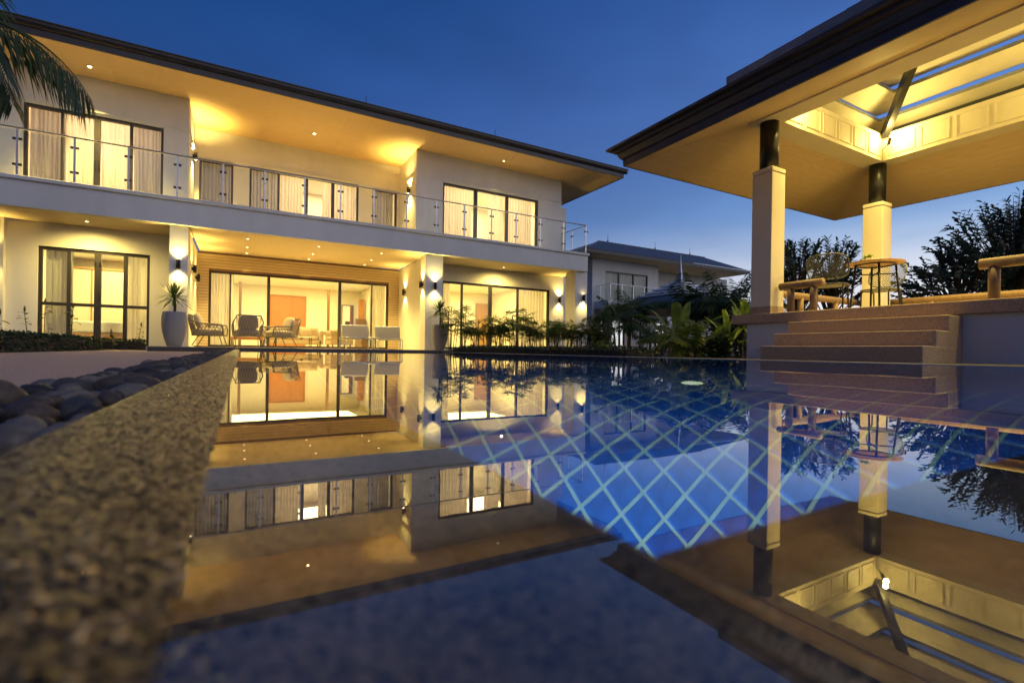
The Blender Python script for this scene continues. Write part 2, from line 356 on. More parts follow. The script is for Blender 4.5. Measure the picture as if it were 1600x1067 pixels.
# individual stones of the pebble wash near the lens, wet and round
pw = MB(); pu = MB(); rr = random.Random(5)
def ico(mb, c, s, rng):
    t = 1.618; V = [(-1, t, 0), (1, t, 0), (-1, -t, 0), (1, -t, 0), (0, -1, t), (0, 1, t), (0, -1, -t), (0, 1, -t), (t, 0, -1), (t, 0, 1), (-t, 0, -1), (-t, 0, 1)]
    F = [(0, 11, 5), (0, 5, 1), (0, 1, 7), (0, 7, 10), (0, 10, 11), (1, 5, 9), (5, 11, 4), (11, 10, 2), (10, 7, 6), (7, 1, 8), (3, 9, 4), (3, 4, 2), (3, 2, 6), (3, 6, 8), (3, 8, 9), (4, 9, 5), (2, 4, 11), (6, 2, 10), (8, 6, 7), (9, 8, 1)]
    n = len(mb.v); sx, sy, sz = s*rng.uniform(.75, 1.4), s*rng.uniform(.75, 1.4), s*.38
    a = rng.uniform(0, 6.28); ca, sa = math.cos(a), math.sin(a)
    for x, y, z in V:
        x, y, z = x*sx/1.9, y*sy/1.9, z*sz/1.9
        mb.v.append((c[0]+x*ca-y*sa, c[1]+x*sa+y*ca, c[2]+z))
    mb.f += [tuple(n+i for i in q) for q in F]
def prof(x):
    for (xa, za), (xb, zb) in zip(XS, XS[1:]):
        if xa <= x <= xb and xb > xa: return za+(zb-za)*(x-xa)/(xb-xa)
    return -.008
for _ in range(46000):
    y = -.05+3.0*rr.random()**2.0; x = rr.uniform(-.081, .092)
    ico(pw if x < -.002 else pu, (x, y, prof(x)-.0002), rr.uniform(.0007, .0017), rr)
for _ in range(12000):
    y = rr.uniform(-.15, .085); x = .1+1.2*rr.random()**1.6
    ico(pu, (x, y, -.0085), rr.uniform(.0008, .0018), rr)
M_peb = leafy('gold_glint_pebble', (.022, .013, .007), (1.0, .66, .26), 0, .10)  # gold metal colour paints in the villa light glinting on wet stones
M_peb.node_tree.nodes['Principled BSDF'].inputs['Metallic'].default_value = .7
[n_ for n_ in M_peb.node_tree.nodes if n_.type == 'VALTORGB'][0].color_ramp.elements[0].position = .60
M_peb.node_tree.nodes['Principled BSDF'].inputs['Specular IOR Level'].default_value = .5
M_peb.node_tree.nodes['Principled BSDF'].inputs['Coat Weight'].default_value = 0.0; M_peb.node_tree.nodes['Principled BSDF'].inputs['Coat IOR'].default_value = 2.1; M_peb.node_tree.nodes['Principled BSDF'].inputs['Coat Roughness'].default_value = .06
tag(pw.build('pebble_wash', M_peb, smooth=True), kind='stuff')
tag(pu.build('submerged_pebble_wash', leafy('submerged_pebble', (.02, .013, .008), (.40, .25, .14), 0, .5), smooth=True), kind='stuff')
# water
w = MB(); w.quad((.058, .056, 0), (PX1-.002, .056, 0), (PX1-.002, PY1+.008, 0), (.058, PY1+.008, 0))
wm = bpy.data.materials.new('pool_water'); wm.use_nodes = True; nt = wm.node_tree; nt.nodes.clear(); L = nt.links
o_ = nt.nodes.new('ShaderNodeOutputMaterial'); mx = nt.nodes.new('ShaderNodeMixShader'); fr = nt.nodes.new('ShaderNodeLayerWeight'); fr.inputs[0].default_value = .5
fp = nt.nodes.new('ShaderNodeMath'); fp.operation = 'POWER'; fp.inputs[1].default_value = 3.8; fq = nt.nodes.new('ShaderNodeMath'); fq.operation = 'MULTIPLY_ADD'; fq.inputs[1].default_value = .925; fq.inputs[2].default_value = .075
rf = nt.nodes.new('ShaderNodeBsdfRefraction'); rf.inputs['IOR'].default_value = 1.333; rf.inputs['Roughness'].default_value = 0; rf.inputs[0].default_value = (.92, .98, 1, 1)
gl = nt.nodes.new('ShaderNodeBsdfGlossy'); gl.inputs['Roughness'].default_value = 0
tcw = nt.nodes.new('ShaderNodeTexCoord'); nw = nt.nodes.new('ShaderNodeTexNoise'); nw.inputs['Scale'].default_value = 3.5; nw.inputs['Detail'].default_value = 2
bw = nt.nodes.new('ShaderNodeBump'); bw.inputs['Strength'].default_value = .08; bw.inputs['Distance'].default_value = .004
L.new(tcw.outputs['Object'], nw.inputs['Vector']); L.new(nw.outputs[0], bw.inputs['Height'])
for q in (rf, gl, fr): L.new(bw.outputs[0], q.inputs['Normal'])
L.new(fr.outputs['Facing'], fp.inputs[0]); L.new(fp.outputs[0], fq.inputs[0]); L.new(fq.outputs[0], mx.inputs[0]); L.new(rf.outputs[0], mx.inputs[1]); L.new(gl.outputs[0], mx.inputs[2]); L.new(mx.outputs[0], o_.inputs[0])
struct(w.build('pool_water', wm))
fm = wm.copy(); fm.name = 'water_film'; fn = fm.node_tree; fx_ = [n_ for n_ in fn.nodes if n_.type == 'MIX_SHADER'][0]; ft = fn.nodes.new('ShaderNodeBsdfTransparent'); ft.inputs[0].default_value = (.86, .90, .90, 1); fn.links.new(ft.outputs[0], fx_.inputs[1])
w2 = MB(); w2.quad((-.022, -.6, 0), (.058, -.6, 0), (.058, PY1+.008, 0), (-.022, PY1+.008, 0)); w2.quad((.058, -.6, 0), (PX1-.002, -.6, 0), (PX1-.002, .056, 0), (.058, .056, 0)); struct(w2.build('water_film', fm))
# basin: floor and walls with ten-centimetre tiles
basin = thing('pool_basin', 'deep blue tiled pool basin with pale green joints under still water', 'pool', (2, 5, -PD))
b = MB(); b.box(PX0, PX1, PY0, PY1, -PD-.1, -PD)
b.box(PX0-.1, PX0-.001, PY0, PY1, -PD, -.31); b.box(PX0, PX1, PY0-.1, PY0-.001, -PD, -.31)
b.build('basin_floor', M_grout, basin)
b2 = MB(); b2.box(PX1, PX1+.1, -.6, PY1, -PD, -.02); b2.box(PX0, PX1, PY1+.008, PY1+.1, -PD, -.31); b2.build('basin_wall', M_grout, basin)
OX, OY, T, GAP = .06, .092, .10, .0135
tiles = []
ix0, ix1 = int((PX0-OX)/T)+1, int((PX1-OX)/T); iy0, iy1 = int((PY0-OY)/T)+1, int((PY1-OY)/T)
fh = math.atan2(fw.x, fw.y)
for i in range(ix0, ix1):
    for j in range(iy0, iy1):
        cx_, cy_ = OX+(i+.5)*T, OY+(j+.5)*T; az = math.atan2(cx_, cy_)-fh; rad = math.hypot(cx_, cy_)
        tiles.append(((rad if rad > 1.5 and -.3 < az < .82 else rad+50), cx_, cy_))
tiles.sort()
tm = MB(); hw = (T-GAP)/2; tm.bev(-hw, hw, -hw, hw, -.004, .006, .003)
tme = None
for idx, (d_, cx_, cy_) in enumerate(tiles[:300]):
    if tme is None:
        o0 = tm.build('tile', M_tile); tme = o0.data; o = o0
    else:
        o = bpy.data.objects.new('tile', tme); COL.objects.link(o)
    o.parent = basin; o.location = (cx_-2+R.uniform(-.0006, .0006), cy_-5+R.uniform(-.0006, .0006), R.uniform(-.0008, .0008))
tf = MB()
for d_, cx_, cy_ in tiles[300:]: tf.box(cx_-hw, cx_+hw, cy_-hw, cy_+hw, -PD, -PD+.006, 'b')
tag(tf.build('tile_field', M_tile, basin), kind='stuff')
tw = MB(); z = -.06
for kz in range(15):
    for j in range(iy0-6, iy1):
        y = OY+j*T; tw.box(PX1-.006, PX1, y+.008, y+T-.008, -.02-kz*.1-.092, -.02-kz*.1, 'r')
    for i in range(ix0, ix1):
        x = OX+i*T; tw.box(x+.008, x+T-.008, PY1+.002, PY1+.008, -.31-kz*.082-.07, -.31-kz*.082, 'k')
tag(tw.build('wall_tile_field', M_tile, basin), kind='stuff')
# far side kerb strip and planting bed
kb = MB(); kb.box(PX1+.0, PX1+.14, -.6, 10.44, -.018, .004); struct(kb.build('pool_kerb', M_stone))
bed = MB(); bed.box(PX1+.142, 6.98, -3, 10.5, -.3, -.012); bed.box(4.70, 40, 10.52, 12.86, -.3, -.008); bed.box(5.6, 11.5, 12.88, 15.4, -.3, -.006)
bed.box(-9, -2.13, 2, 15.3, -.3, -.03)
struct(bed.build('planting_bed', M_earth))
lawn = MB(); lawn.quad((4.2, 10.4, -.06), (60, 10.4, -.06), (60, 60, -.06), (4.2, 60, -.06)); struct(lawn.build('lawn', mat('dark_lawn', (.03, .05, .015), .9, .4, 8, .4, 60)))
# pool lamps
def pool_lamp(loc, nrm, power, label):
    r = thing('pool_lamp', label, 'pool lamp', loc, 'underwater pool lamps'); n = Vector(nrm)
    a = MB(); q = n.to_track_quat('Z', 'Y'); P = lambda v: tuple(Vector(loc)+q @ Vector(v))
    def disc(rad, z0, z1, name, m):
        mb = MB(); mb.lathe([(rad, z0), (rad*.98, z1)], seg=24); mb.v = [P(v) for v in mb.v]; mb.build(name, m, r)
    disc(.062, .0, .012, 'rim', M_steel); disc(.052, .0122, .016, 'lens', M_poolglow)
    if power: lamp('SPOT', 'pool_spot', tuple(Vector(loc)+n*.03), power, (.78, .95, 1.0), r, nrm, spot_size=math.radians(165), spot_blend=1.0, shadow_soft_size=.05)
pool_lamp((1.99, 1.71, -PD+.006), (0, 0, 1), 0, 'round pale green glowing lamp set in the pool floor')
for y, wh in ((1.0, 'nearest the camera'), (3.6, 'second from the camera'), (6.2, 'third from the camera'), (8.8, 'nearest the terrace')): pool_lamp((PX0+.002, y, -.62), (1, 0, 0), 120, 'underwater lamp on the pool wall below the pebble wash coping, '+wh)

# ------------------------------------------------------------------ the villa
house = thing('villa', 'two storey cream villa with lit rooms, glass balcony and wide dark roof', 'house', (3, 16, .04))
def wall(x0, x1, z0, z1, y, th, ops, m=M_wall, name='wall', par=None):
    xs = sorted({x0, x1}|{a for o in ops for a in o[:2]}); zs = sorted({z0, z1}|{a for o in ops for a in o[2:]}); mb = MB()
    for za, zb in zip(zs, zs[1:]):
        run = None
        for xa, xb in zip(xs, xs[1:]):
            cx_, cz = (xa+xb)/2, (za+zb)/2
            hole = any(o[0] < cx_ < o[1] and o[2] < cz < o[3] for o in ops)
            if hole:
                if run: mb.box(run[0], run[1], y, y+th, za, zb); run = None
            else: run = (run[0] if run else xa, xb)
        if run: mb.box(run[0], run[1], y, y+th, za, zb)
    return mb.build(name, m, par or house)
def window(x0, x1, z0, z1, y, mull, trans=(), f=.06, name='window', glass=True, par=None, skip_pane=(), ftop=.07):
    mb = MB(); d0, d1 = y+.03, y+.13
    mb.box(x0, x1, d0, d1, z1-ftop, z1); mb.box(x0, x1, d0, d1, z0, z0+.05); mb.box(x0, x0+f, d0, d1, z0+.05, z1-ftop); mb.box(x1-f, x1, d0, d1, z0+.05, z1-ftop)
    wn_ = mb.build(name, M_frame, par or house)
    edges = [x0+f]
    for mm in mull:
        c, wd = mm if isinstance(mm, tuple) else (mm, .06)
        q = MB(); q.box(c-wd/2, c+wd/2, d0+.004, d1-.004, z0+.05, z1-ftop); q.build('mullion', M_frame, wn_); edges += [c-wd/2, c+wd/2]
    edges.append(x1-f); zz = [z0+.05]
    for c, wd in trans:
        q = MB(); q.box(x0+f, x1-f, d0-.004, d1-.008, c-wd/2, c+wd/2); q.build('transom', M_frame, wn_); zz += [c-wd/2, c+wd/2]
    zz.append(z1-ftop); kk = 0
    for i in range(0, len(edges), 2):
        for j in range(0, len(zz), 2):
            if kk not in skip_pane:
                q = MB(); q.box(edges[i], edges[i+1], y+.07, y+.078, zz[j], zz[j+1]); q.build('pane', M_glass, wn_)
            kk += 1
    return wn_
def room(x0, x1, y0, y1, z0, z1, m=M_room):
    t = .06
    a = MB(); a.box(x0-t, x0, y0, y1, z0, z1); a.build('room_wall', m, house)
    a = MB(); a.box(x1, x1+t, y0, y1, z0, z1); a.build('room_wall', m, house)
    a = MB(); a.box(x0-t, x1+t, y1, y1+t, z0, z1); a.build('room_wall', m, house)
    a = MB(); a.box(x0-t, x1+t, y0, y1+t, z0-t, z0); a.build('room_floor', M_floor, house)
    a = MB(); a.box(x0-t, x1+t, y0, y1+t, z1, z1+t); a.build('room_ceiling', M_roomceil, house)
def curtain(x0, x1, y, z0, z1, m, label, folds=None, amp=.035, group=None):
    folds = folds or max(3, int((x1-x0)/.11)); n = folds*8; mb = MB(); rg = random.Random(int(x0*100+z0*7)); pa = rg.uniform(0, 6)
    for i in range(n+1):
        t = i/n; x = x0+(x1-x0)*t; a = 2*PI*folds*t+pa+1.5*math.sin(5*t+pa)+.7*math.sin(13*t+2*pa)
        yy = y+amp*math.sin(a)*(.75+.25*math.sin(2.3*a))
        for zz, s in ((z0, 1.15), (z0*.6+z1*.4, 1.0), (z1, .7)): mb.v.append((x, y+(yy-y)*s, zz))
    for i in range(n):
        for j in range(2): mb.f.append((i*3+j, (i+1)*3+j, (i+1)*3+j+1, i*3+j+1))
    return tag(mb.build('curtain', m, None, True), label, 'curtain', group)
# lower storey walls
BW = (-4.19, -2.05, .0, 2.37)
wall(-4.73, -1.452, -.1, 2.925, 15.5, .25, [BW])
pl_ = MB(); pl_.box(-9, -4.732, 15.36, 15.75, -.1, 2.924); pl_.build('wall', M_wall, house)
window(*BW, 15.52, [(-3.64, .07), (-3.10, .13), (-2.555, .08)], [(1.02, .075)])
for x in (-3.14, -3.06):
    for z in (1.2, 2.0):
        q = MB(); q.box(x-.014, x+.014, 15.53, 15.551, z, z+.1); q.build('window_handle', M_black, house)
LW = (5.9, 10.22, .1, 2.38)
wall(5.402, 10.84, -.1, 2.925, 15.5, .25, [LW]); window(*LW, 15.52, [(6.65, .06), (7.74, .12), (8.86, .07)])
# recess with boarded back wall and sliding doors
SD = (-.86, 4.63, .06, 2.38)
wall(-1.15, 5.0, -.1, 2.925, 17.52, .2, [SD], M_wooddk, 'back_wall')
cl = MB(); hgt = .088
for i in range(33):
    z0 = .06+i*hgt; z1 = z0+hgt-.012
    if z1 > 2.92: break
    for xa, xb in ([(-1.15, 5.0)] if z0 > 2.37 else [(-1.15, -.862), (4.632, 5.0)]): cl.box(xa, xb, 17.50+R.uniform(-.001, .001), 17.519, z0, z1, 'k')
tag(cl.build('cladding', M_clad, house), kind='stuff')
window(*SD, 17.54, [(-.29, .05), (.78, .09), (2.97, .10), (4.05, .05)], name='sliding_door', skip_pane=(2,))
for x, z in ((.80, 1.0), (2.95, 1.0)):
    q = MB(); q.box(x-.012, x+.012, 17.52, 17.568, z, z+.22); q.build('door_handle', M_black, house)
q = MB(); q.box(-1.45, -1.152, 14.53, 17.72, -.1, 2.925); q.build('side_wall', M_wall, house)
q = MB(); q.box(5.002, 5.398, 14.63, 17.72, -.1, 2.925); q.build('side_wall', M_wall, house)
for x0, x1, y0, y1 in ((-1.50, -1.13, 14.15, 14.52), (4.853, 5.404, 14.15, 14.62), (10.41, 10.93, 14.15, 14.75)):
    q = MB(); q.box(x0, x1, y0, y1, -.05, 2.926); q.build('column', M_wall, house)
q = MB(); q.box(10.86, 11.15, 15.6, 24, -.1, 2.92); q.build('wall', M_wallg, house)
# balcony slab, cap, porch ceilings
q = MB(); q.box(-9, 10.83, 14.0, 15.48, 2.99, 3.482); q.box(-9, 10.83, 14.0, 14.14, 2.932, 2.99); q.build('balcony_slab', M_wallg, house)
q = MB(); q.box(-9, 10.87, 13.945, 15.46, 3.484, 3.572); smooth_edges(q.build('balcony_cap', M_wallg, house), .012, 1)
q = MB(); q.box(-1.1, 4.97, 14.142, 17.5, 2.93, 2.988); q.build('porch_ceiling', M_tersoff, house)
q = MB(); q.box(-9, -1.12, 14.142, 15.5, 2.929, 2.988); q.build('porch_ceiling', M_bedsoff, house)
q = MB(); q.box(4.99, 10.82, 14.142, 15.5, 2.928, 2.988); q.build('porch_ceiling', M_tersoff, house)
q = MB(); q.box(-1.25, 4.95, 15.47, 17.6, 3.3, 3.5); q.build('balcony_floor', M_stone, house)
# upper storey walls
UL = (-4.48, -1.80, 3.56, 5.69); UR = (5.88, 9.65, 3.56, 5.68)
wall(-9, -1.25, 3.4, 6.578, 15.5, .25, [UL]); window(*UL, 15.52, [(-3.80, .05), (-3.15, .12), (-2.475, .06)])
for x in (-3.17, -3.11):
    q = MB(); q.box(x-.012, x+.012, 15.53, 15.552, 4.4, 4.58); q.build('door_handle', M_black, house)
UM = [(-1.14, -.25, 3.52, 5.70), (.19, 3.52, 3.52, 5.71), (3.99, 4.86, 3.52, 5.70)]
wall(-1.25, 4.95, 3.4, 6.578, 17.4, .25, UM)
window(*UM[0], 17.42, []); window(*UM[1], 17.42, [(1.02, .06), (1.84, .12), (2.68, .10)]); window(*UM[2], 17.42, [])
wall(4.95, 10.68, 3.4, 6.578, 15.5, .25, [UR], M_wallg); window(*UR, 15.52, [(7.12, .12), (8.36, .10)], f=.07)
q = MB(); q.box(-1.5, -1.252, 15.75, 17.4, 3.4, 6.577); q.build('side_wall', M_wall, house)
q = MB(); q.box(4.952, 5.2, 15.75, 17.4, 3.4, 6.577); q.build('side_wall', M_wall, house)
q = MB(); q.box(10.43, 10.679, 15.75, 25, 3.4, 6.577); q.build('side_wall', M_wallg, house)
q = MB(); q.box(10.70, 11.0, 15.62, 15.9, 3.4, 5.6); q.build('fin_wall', M_wallg, house)
for x0, x1, y in ((-9, -1.235, 15.47), (4.935, 10.69, 15.47)):
    q = MB(); q.box(x0, x1, y, y+.028, 5.735, 5.775); q.build('wall_ledge', M_wall, house)
q = MB(); q.box(-1.23, 4.93, 17.365, 17.398, 5.735, 5.785); q.build('wall_ledge', M_wall, house)
q = MB(); q.box(-1.249, -1.215, 15.5, 17.36, 5.735, 5.775); q.build('wall_ledge', M_wall, house)
q = MB(); q.box(4.915, 4.949, 15.5, 17.36, 5.735, 5.775); q.build('wall_ledge', M_wall, house)
# eaves and roof
q = MB(); q.box(-9.5, 12.40, 14.0, 27, 6.58, 6.62); q.build('eaves_soffit', M_soffit, house)
q = MB()
for x in (-5.4, -2.75, -.05, 2.6, 5.3, 8.0): q.box(x-.012, x+.012, 14.02, 15.4 if not -1 < x < 4.9 else 17.3, 6.572, 6.5795)
q.build('soffit_joint', M_soffit, house)
q = MB(); q.box(-9.5, 12.42, 13.965, 14.0, 6.56, 6.70); q.box(12.40, 12.435, 14.0, 27, 6.56, 6.70); q.build('fascia_board', M_fascia, house)
q = MB()
def gut(mb, a, b, axis):
    pr_ = [(0, 6.70), (-.05, 6.72), (-.085, 6.78), (-.09, 6.835), (-.115, 6.84), (-.115, 6.86), (0, 6.86)]
    n = len(mb.v)
    for t in (a, b):
        for o, z in pr_: mb.v.append((t, 13.965+o, z) if axis == 0 else (12.435-o, t, z))
    k = len(pr_)
    for i in range(k): mb.f.append((n+i, n+(i+1) % k, n+k+(i+1) % k, n+k+i))
    mb.f.append(tuple(range(n, n+k))); mb.f.append(tuple(range(n+2*k-1, n+k-1, -1)))
gut(q, -9.5, 12.55, 0); gut(q, 13.85, 27, 1); q.build('gutter', M_fascia, house)
q = MB(); A, B_, C_, D_ = (-9.5, 13.87, 6.862), (12.53, 13.87, 6.862), (12.53, 27, 6.862), (-9.5, 27, 6.862); E_, F_ = (-9.5, 20.4, 9.05), (6.0, 20.4, 9.05)
q.quad(A, B_, F_, E_); q.tri(B_, C_, F_); q.quad(C_, D_, E_, F_); q.build('roof', M_roof, house)
for x in (3.25, 7.65):
    q = MB(); q.tube([(x, 15.2, 7.25), (x, 15.2, 7.33)], .03); q.tube([(x, 15.2, 7.3), (x, 15.2, 7.72)], .009); q.build('lightning_rod', M_black, house)
# interior rooms
room(-4.62, -1.52, 15.76, 20.0, .05, 2.72); room(-1.09, 5.0, 17.74, 23.9, .06, 2.75); room(5.46, 10.42, 15.76, 21.0, .06, 2.72)
room(-5.2, -1.56, 15.76, 19.0, 3.5, 6.2); room(-1.1, 4.85, 17.66, 21, 3.5, 6.2); room(5.26, 10.36, 15.76, 19.4, 3.5, 6.2)
def ceil_light(x, y, z, sx, sy, p, col=WARM2):
    lamp('AREA', 'ceiling_lamp', (x, y, z), p, col, house, (0, 0, -1), shape='RECTANGLE', size=sx, size_y=sy)
ceil_light(-3.0, 18.0, 2.68, 2.2, 2.6, 75); ceil_light(2.0, 20.5, 2.71, 4.5, 4.5, 235); ceil_light(8.0, 18.2, 2.68, 3.6, 3.6, 160)
ceil_light(-3.2, 17.4, 6.16, 2.0, 2.0, 95, (1, .68, .38)); ceil_light(2.2, 19.4, 6.16, 2.2, 2.0, 110, (1, .68, .34)); ceil_light(7.8, 17.6, 6.16, 3.2, 2.2, 140, (1, .72, .36))
# curtains
Gc = 'curtains behind the villa glass'
curtain(-4.12, -3.62, 15.80, .08, 2.66, M_curtaing, 'grey curtain drawn aside in the bedroom window, at the end away from the pot', 5)
curtain(-2.56, -2.10, 15.80, .08, 2.66, M_curtain, 'pale curtain gathered in the ground floor bedroom window beside the tall grey pot', 5)
curtain(-.80, -.20, 17.78, .08, 2.70, M_curtain, 'white sheer curtain in the sliding door behind the taupe rope chairs', 8)
curtain(4.02, 4.56, 17.78, .08, 2.70, M_curtain, 'white sheer curtain in the sliding door behind the white loungers', 7)
curtain(8.95, 10.15, 15.82, .1, 2.66, M_curtain, 'white curtain at the column end of the ground floor window behind the lady palms', 9)
curtain(5.95, 6.30, 15.82, .1, 2.66, M_curtain, 'narrow white curtain at the pot end of the ground floor window behind the lady palms', 4)
curtain(-4.44, -3.78, 15.82, 3.52, 6.1, M_curtaing, 'grey curtain of the upstairs window behind the palm fronds', 7)
curtain(-3.74, -3.18, 15.82, 3.52, 6.1, M_curtain, 'warm lit cream curtain upstairs next to the window handles, on the palm side', 5)
curtain(-3.10, -2.52, 15.82, 3.52, 6.1, M_curtain, 'warm lit cream curtain upstairs next to the window handles, on the lamp side', 5)
curtain(-2.46, -1.86, 15.82, 3.52, 6.1, M_curtaing, 'grey curtain of the upstairs window at the end beside the wall lamp', 7)
curtain(-1.08, -.30, 17.72, 3.52, 6.1, M_curtaing, 'grey curtain in the narrow balcony door next to the first upstairs wall lamp', 8)
curtain(.25, 1.0, 17.72, 3.52, 6.1, M_curtaing, 'grey curtain at the dim end of the wide balcony window', 8)
curtain(1.06, 1.77, 17.72, 3.52, 6.1, M_curtain, 'bright cream curtain in the second pane of the wide balcony window', 7)
curtain(2.38, 2.64, 17.72, 3.52, 6.1, M_curtain, 'thin cream curtain edge in the half open third pane of the wide balcony window', 3)
curtain(2.72, 3.46, 17.72, 3.52, 6.1, M_curtain, 'bright cream curtain in the last pane of the wide balcony window', 7)
curtain(4.04, 4.80, 17.72, 3.52, 6.1, M_curtaing, 'dark grey curtain in the narrow balcony door that mirrors the wall lamp', 8)
curtain(5.95, 7.06, 15.82, 3.52, 6.1, M_curtain, 'cream curtain filling the first pane of the upstairs corner bedroom window', 10)
curtain(7.72, 8.32, 15.82, 3.52, 6.1, M_curtain, 'cream curtain beside the gap with the vent in the upstairs corner bedroom', 6)
curtain(8.40, 9.56, 15.82, 3.52, 6.1, M_curtain, 'cream curtain filling the last pane of the upstairs corner bedroom window', 11)
q = MB(); q.box(7.42, 7.62, 19.36, 19.39, 5.55, 5.85); q.build('air_vent', M_frame, house)

# balcony railing
rail = thing('balcony_railing', 'glass balcony railing with steel posts running along the villa front', 'railing', (3, 14.1, 3.572))
q = MB(); q.tube([(-9, 14.1, 4.59), (10.80, 14.1, 4.59)], .021, 8); q.build('handrail', M_steel, rail)
q = MB(); q.tube([(10.80, 14.12, 4.59), (10.80, 15.85, 4.59)], .019, 8); q.build('handrail', M_steel, rail)
px = [-8.8+.925*i for i in range(5)]+[-4.156, -3.233, -2.288, -1.357, -.422, .503, 1.453, 2.364, 3.278, 4.224, 5.143, 6.067, 7.014, 7.923, 8.871, 9.83, 10.80]
def post(x, y, ax=0):
    m = MB(); m.box(x-.019, x+.019, y-.014, y+.014, 3.573, 4.571); po = m.build('post', M_steel, rail)
    for z in (3.80, 4.34):
        for s in (-1, 1):
            m = MB()
            if ax == 0: m.box(min(x+s*.02, x+s*.075), max(x+s*.02, x+s*.075), y-.02, y+.02, z, z+.045)
            else: m.box(x-.02, x+.02, min(y+s*.02, y+s*.075), max(y+s*.02, y+s*.075), z, z+.045)
            m.build('clamp', M_black, po)
for i, x in enumerate(px):
    post(x, 14.1)
    if i+1 < len(px):
        m = MB(); m.box(x+.045, px[i+1]-.045, 14.096, 14.106, 3.62, 4.53); m.build('glass_panel', M_railglass, rail)
for y in (14.95, 15.8): post(10.80, y, 1)
for a, b_ in ((14.15, 14.90), (15.0, 15.75)):
    m = MB(); m.box(10.795, 10.805, a, b_, 3.62, 4.53); m.build('glass_panel', M_railglass, rail)

# wall lamps that shine up and down
def wall_lamp(p_, nrm, label, power=36, up_=1.0, dn=1.0):
    n = Vector(nrm); r = thing('wall_lamp', label, 'wall lamp', p_, 'black cylinder wall lamps'); c = Vector(p_)+n*.075
    m = MB(); rad = .045
    pr_ = [(rad*.8, -.09), (rad*.8, -.105), (rad, -.105), (rad, .105), (rad*.8, .105), (rad*.8, .09)]
    m.lathe(pr_, tuple(c), 20); m.build('lamp_body', M_black, r, True)
    m = MB(); a = Vector(p_)+n*.001; b_ = Vector(p_)+n*.04; t = n.cross(Vector((0, 0, 1)))*.03
    lo, hi = Vector((min(a.x, b_.x), min(a.y, b_.y), 0))-Vector((abs(t.x), abs(t.y), 0)), Vector((max(a.x, b_.x), max(a.y, b_.y), 0))+Vector((abs(t.x), abs(t.y), 0))
    m.box(lo.x, hi.x, lo.y, hi.y, p_[2]-.04, p_[2]+.04); m.build('bracket', M_black, r)
    for s, f in ((1, up_), (-1, dn)):
        m = MB(); m.lathe([(rad*.72, s*.0905-.001), (rad*.72, s*.0925+.001)], tuple(c), 16); m.build('bulb', M_glow, r)
        if f: lamp('SPOT', 'lamp_spot', tuple(c+Vector((0, 0, s*.11))), power*f, WARM, r, (n.x*.05, n.y*.05, s), spot_size=math.radians(118), spot_blend=1.0, shadow_soft_size=.02)
    return r
wall_lamp((-1.315, 14.15, 2.0), (0, -1, 0), 'black wall lamp on the column front above the tall grey pot')
wall_lamp((-1.152, 15.45, 2.1), (1, 0, 0), 'black wall lamp on the porch side wall behind the tall pot, nearer the garden')
wall_lamp((-1.152, 16.75, 2.03), (1, 0, 0), 'black wall lamp on the porch side wall behind the tall pot, nearer the sliding door')
wall_lamp((5.002, 16.70, 2.03), (-1, 0, 0), 'black wall lamp deepest in the porch beside the boarded wall near the loungers')
wall_lamp((4.853, 14.40, 2.03), (-1, 0, 0), 'black wall lamp on the porch side of the middle column')
wall_lamp((5.14, 14.15, 1.98), (0, -1, 0), 'black wall lamp on the column front above the small white pot')
wall_lamp((10.62, 15.5, 2.02), (0, -1, 0), 'black wall lamp on the wall at the far end of the lady palm window')
wall_lamp((10.74, 14.15, 1.99), (0, -1, 0), 'black wall lamp on the last column by the dark garden, shining only down', up_=0)
wall_lamp((-1.25, 16.6, 5.45), (1, 0, 0), 'black wall lamp upstairs beside the narrow balcony door under the palm side eaves', 170)
wall_lamp((4.95, 16.14, 5.40), (-1, 0, 0), 'black wall lamp upstairs on the corner bedroom side wall facing the balcony recess', 170)
wall_lamp((-4.98, 15.36, 2.05), (0, -1, 0), 'black wall lamp on the pilaster at the picture edge beside the bedroom')
# recessed downlights
M_dim = emit('downlight_glow', (1, .76, .4), 4)
def downlight(x, y, z, power, label, group, size=.04, cone=95, glow=None):
    r = thing('downlight', label, 'downlight', (x, y, z), group)
    m = MB(); m.lathe([(size, -.012), (size, -.001)], (x, y, z), 20); m.build('trim', M_white, r)
    m = MB(); m.lathe([(size*.7, -.0165), (size*.7, -.0125)], (x, y, z), 16); m.build('lens', glow or M_dim, r)
    lamp('SPOT', 'down_spot', (x, y, z-.03), power, WARM, r, (0, 0, -1), spot_size=math.radians(cone), spot_blend=1.0, shadow_soft_size=.03)
for x in (.14, 1.91, 3.675):
    for y in (14.77, 16.05, 17.06):
        downlight(x, y, 2.929, 230, 'porch ceiling downlight, %s row from the pool, %s' % ({14.77: 'first', 16.05: 'second', 17.06: 'third'}[y], {.14: 'above the rope chairs', 1.91: 'above the middle of the porch', 3.675: 'above the white loungers'}[x]), 'porch ceiling downlights')
downlight(7.89, 14.87, 2.927, 150, 'dim round downlight in the porch ceiling above the lady palms', 'single porch downlights', .045, 172)
downlight(-3.16, 14.80, 2.928, 190, 'dim round downlight in the porch ceiling above the bedroom window', 'single porch downlights', .045, 172)
downlight(-3.17, 14.89, 6.572, 1000, 'bright eaves downlight next to the hanging palm fronds', 'eaves downlights', .045, 80, M_glow)
downlight(1.89, 15.99, 6.572, 1000, 'bright eaves downlight above the middle of the balcony recess', 'eaves downlights', .045, 80, M_glow)
downlight(7.83, 14.87, 6.572, 330, 'dim eaves downlight above the upstairs corner bedroom', 'eaves downlights', .045, 80)

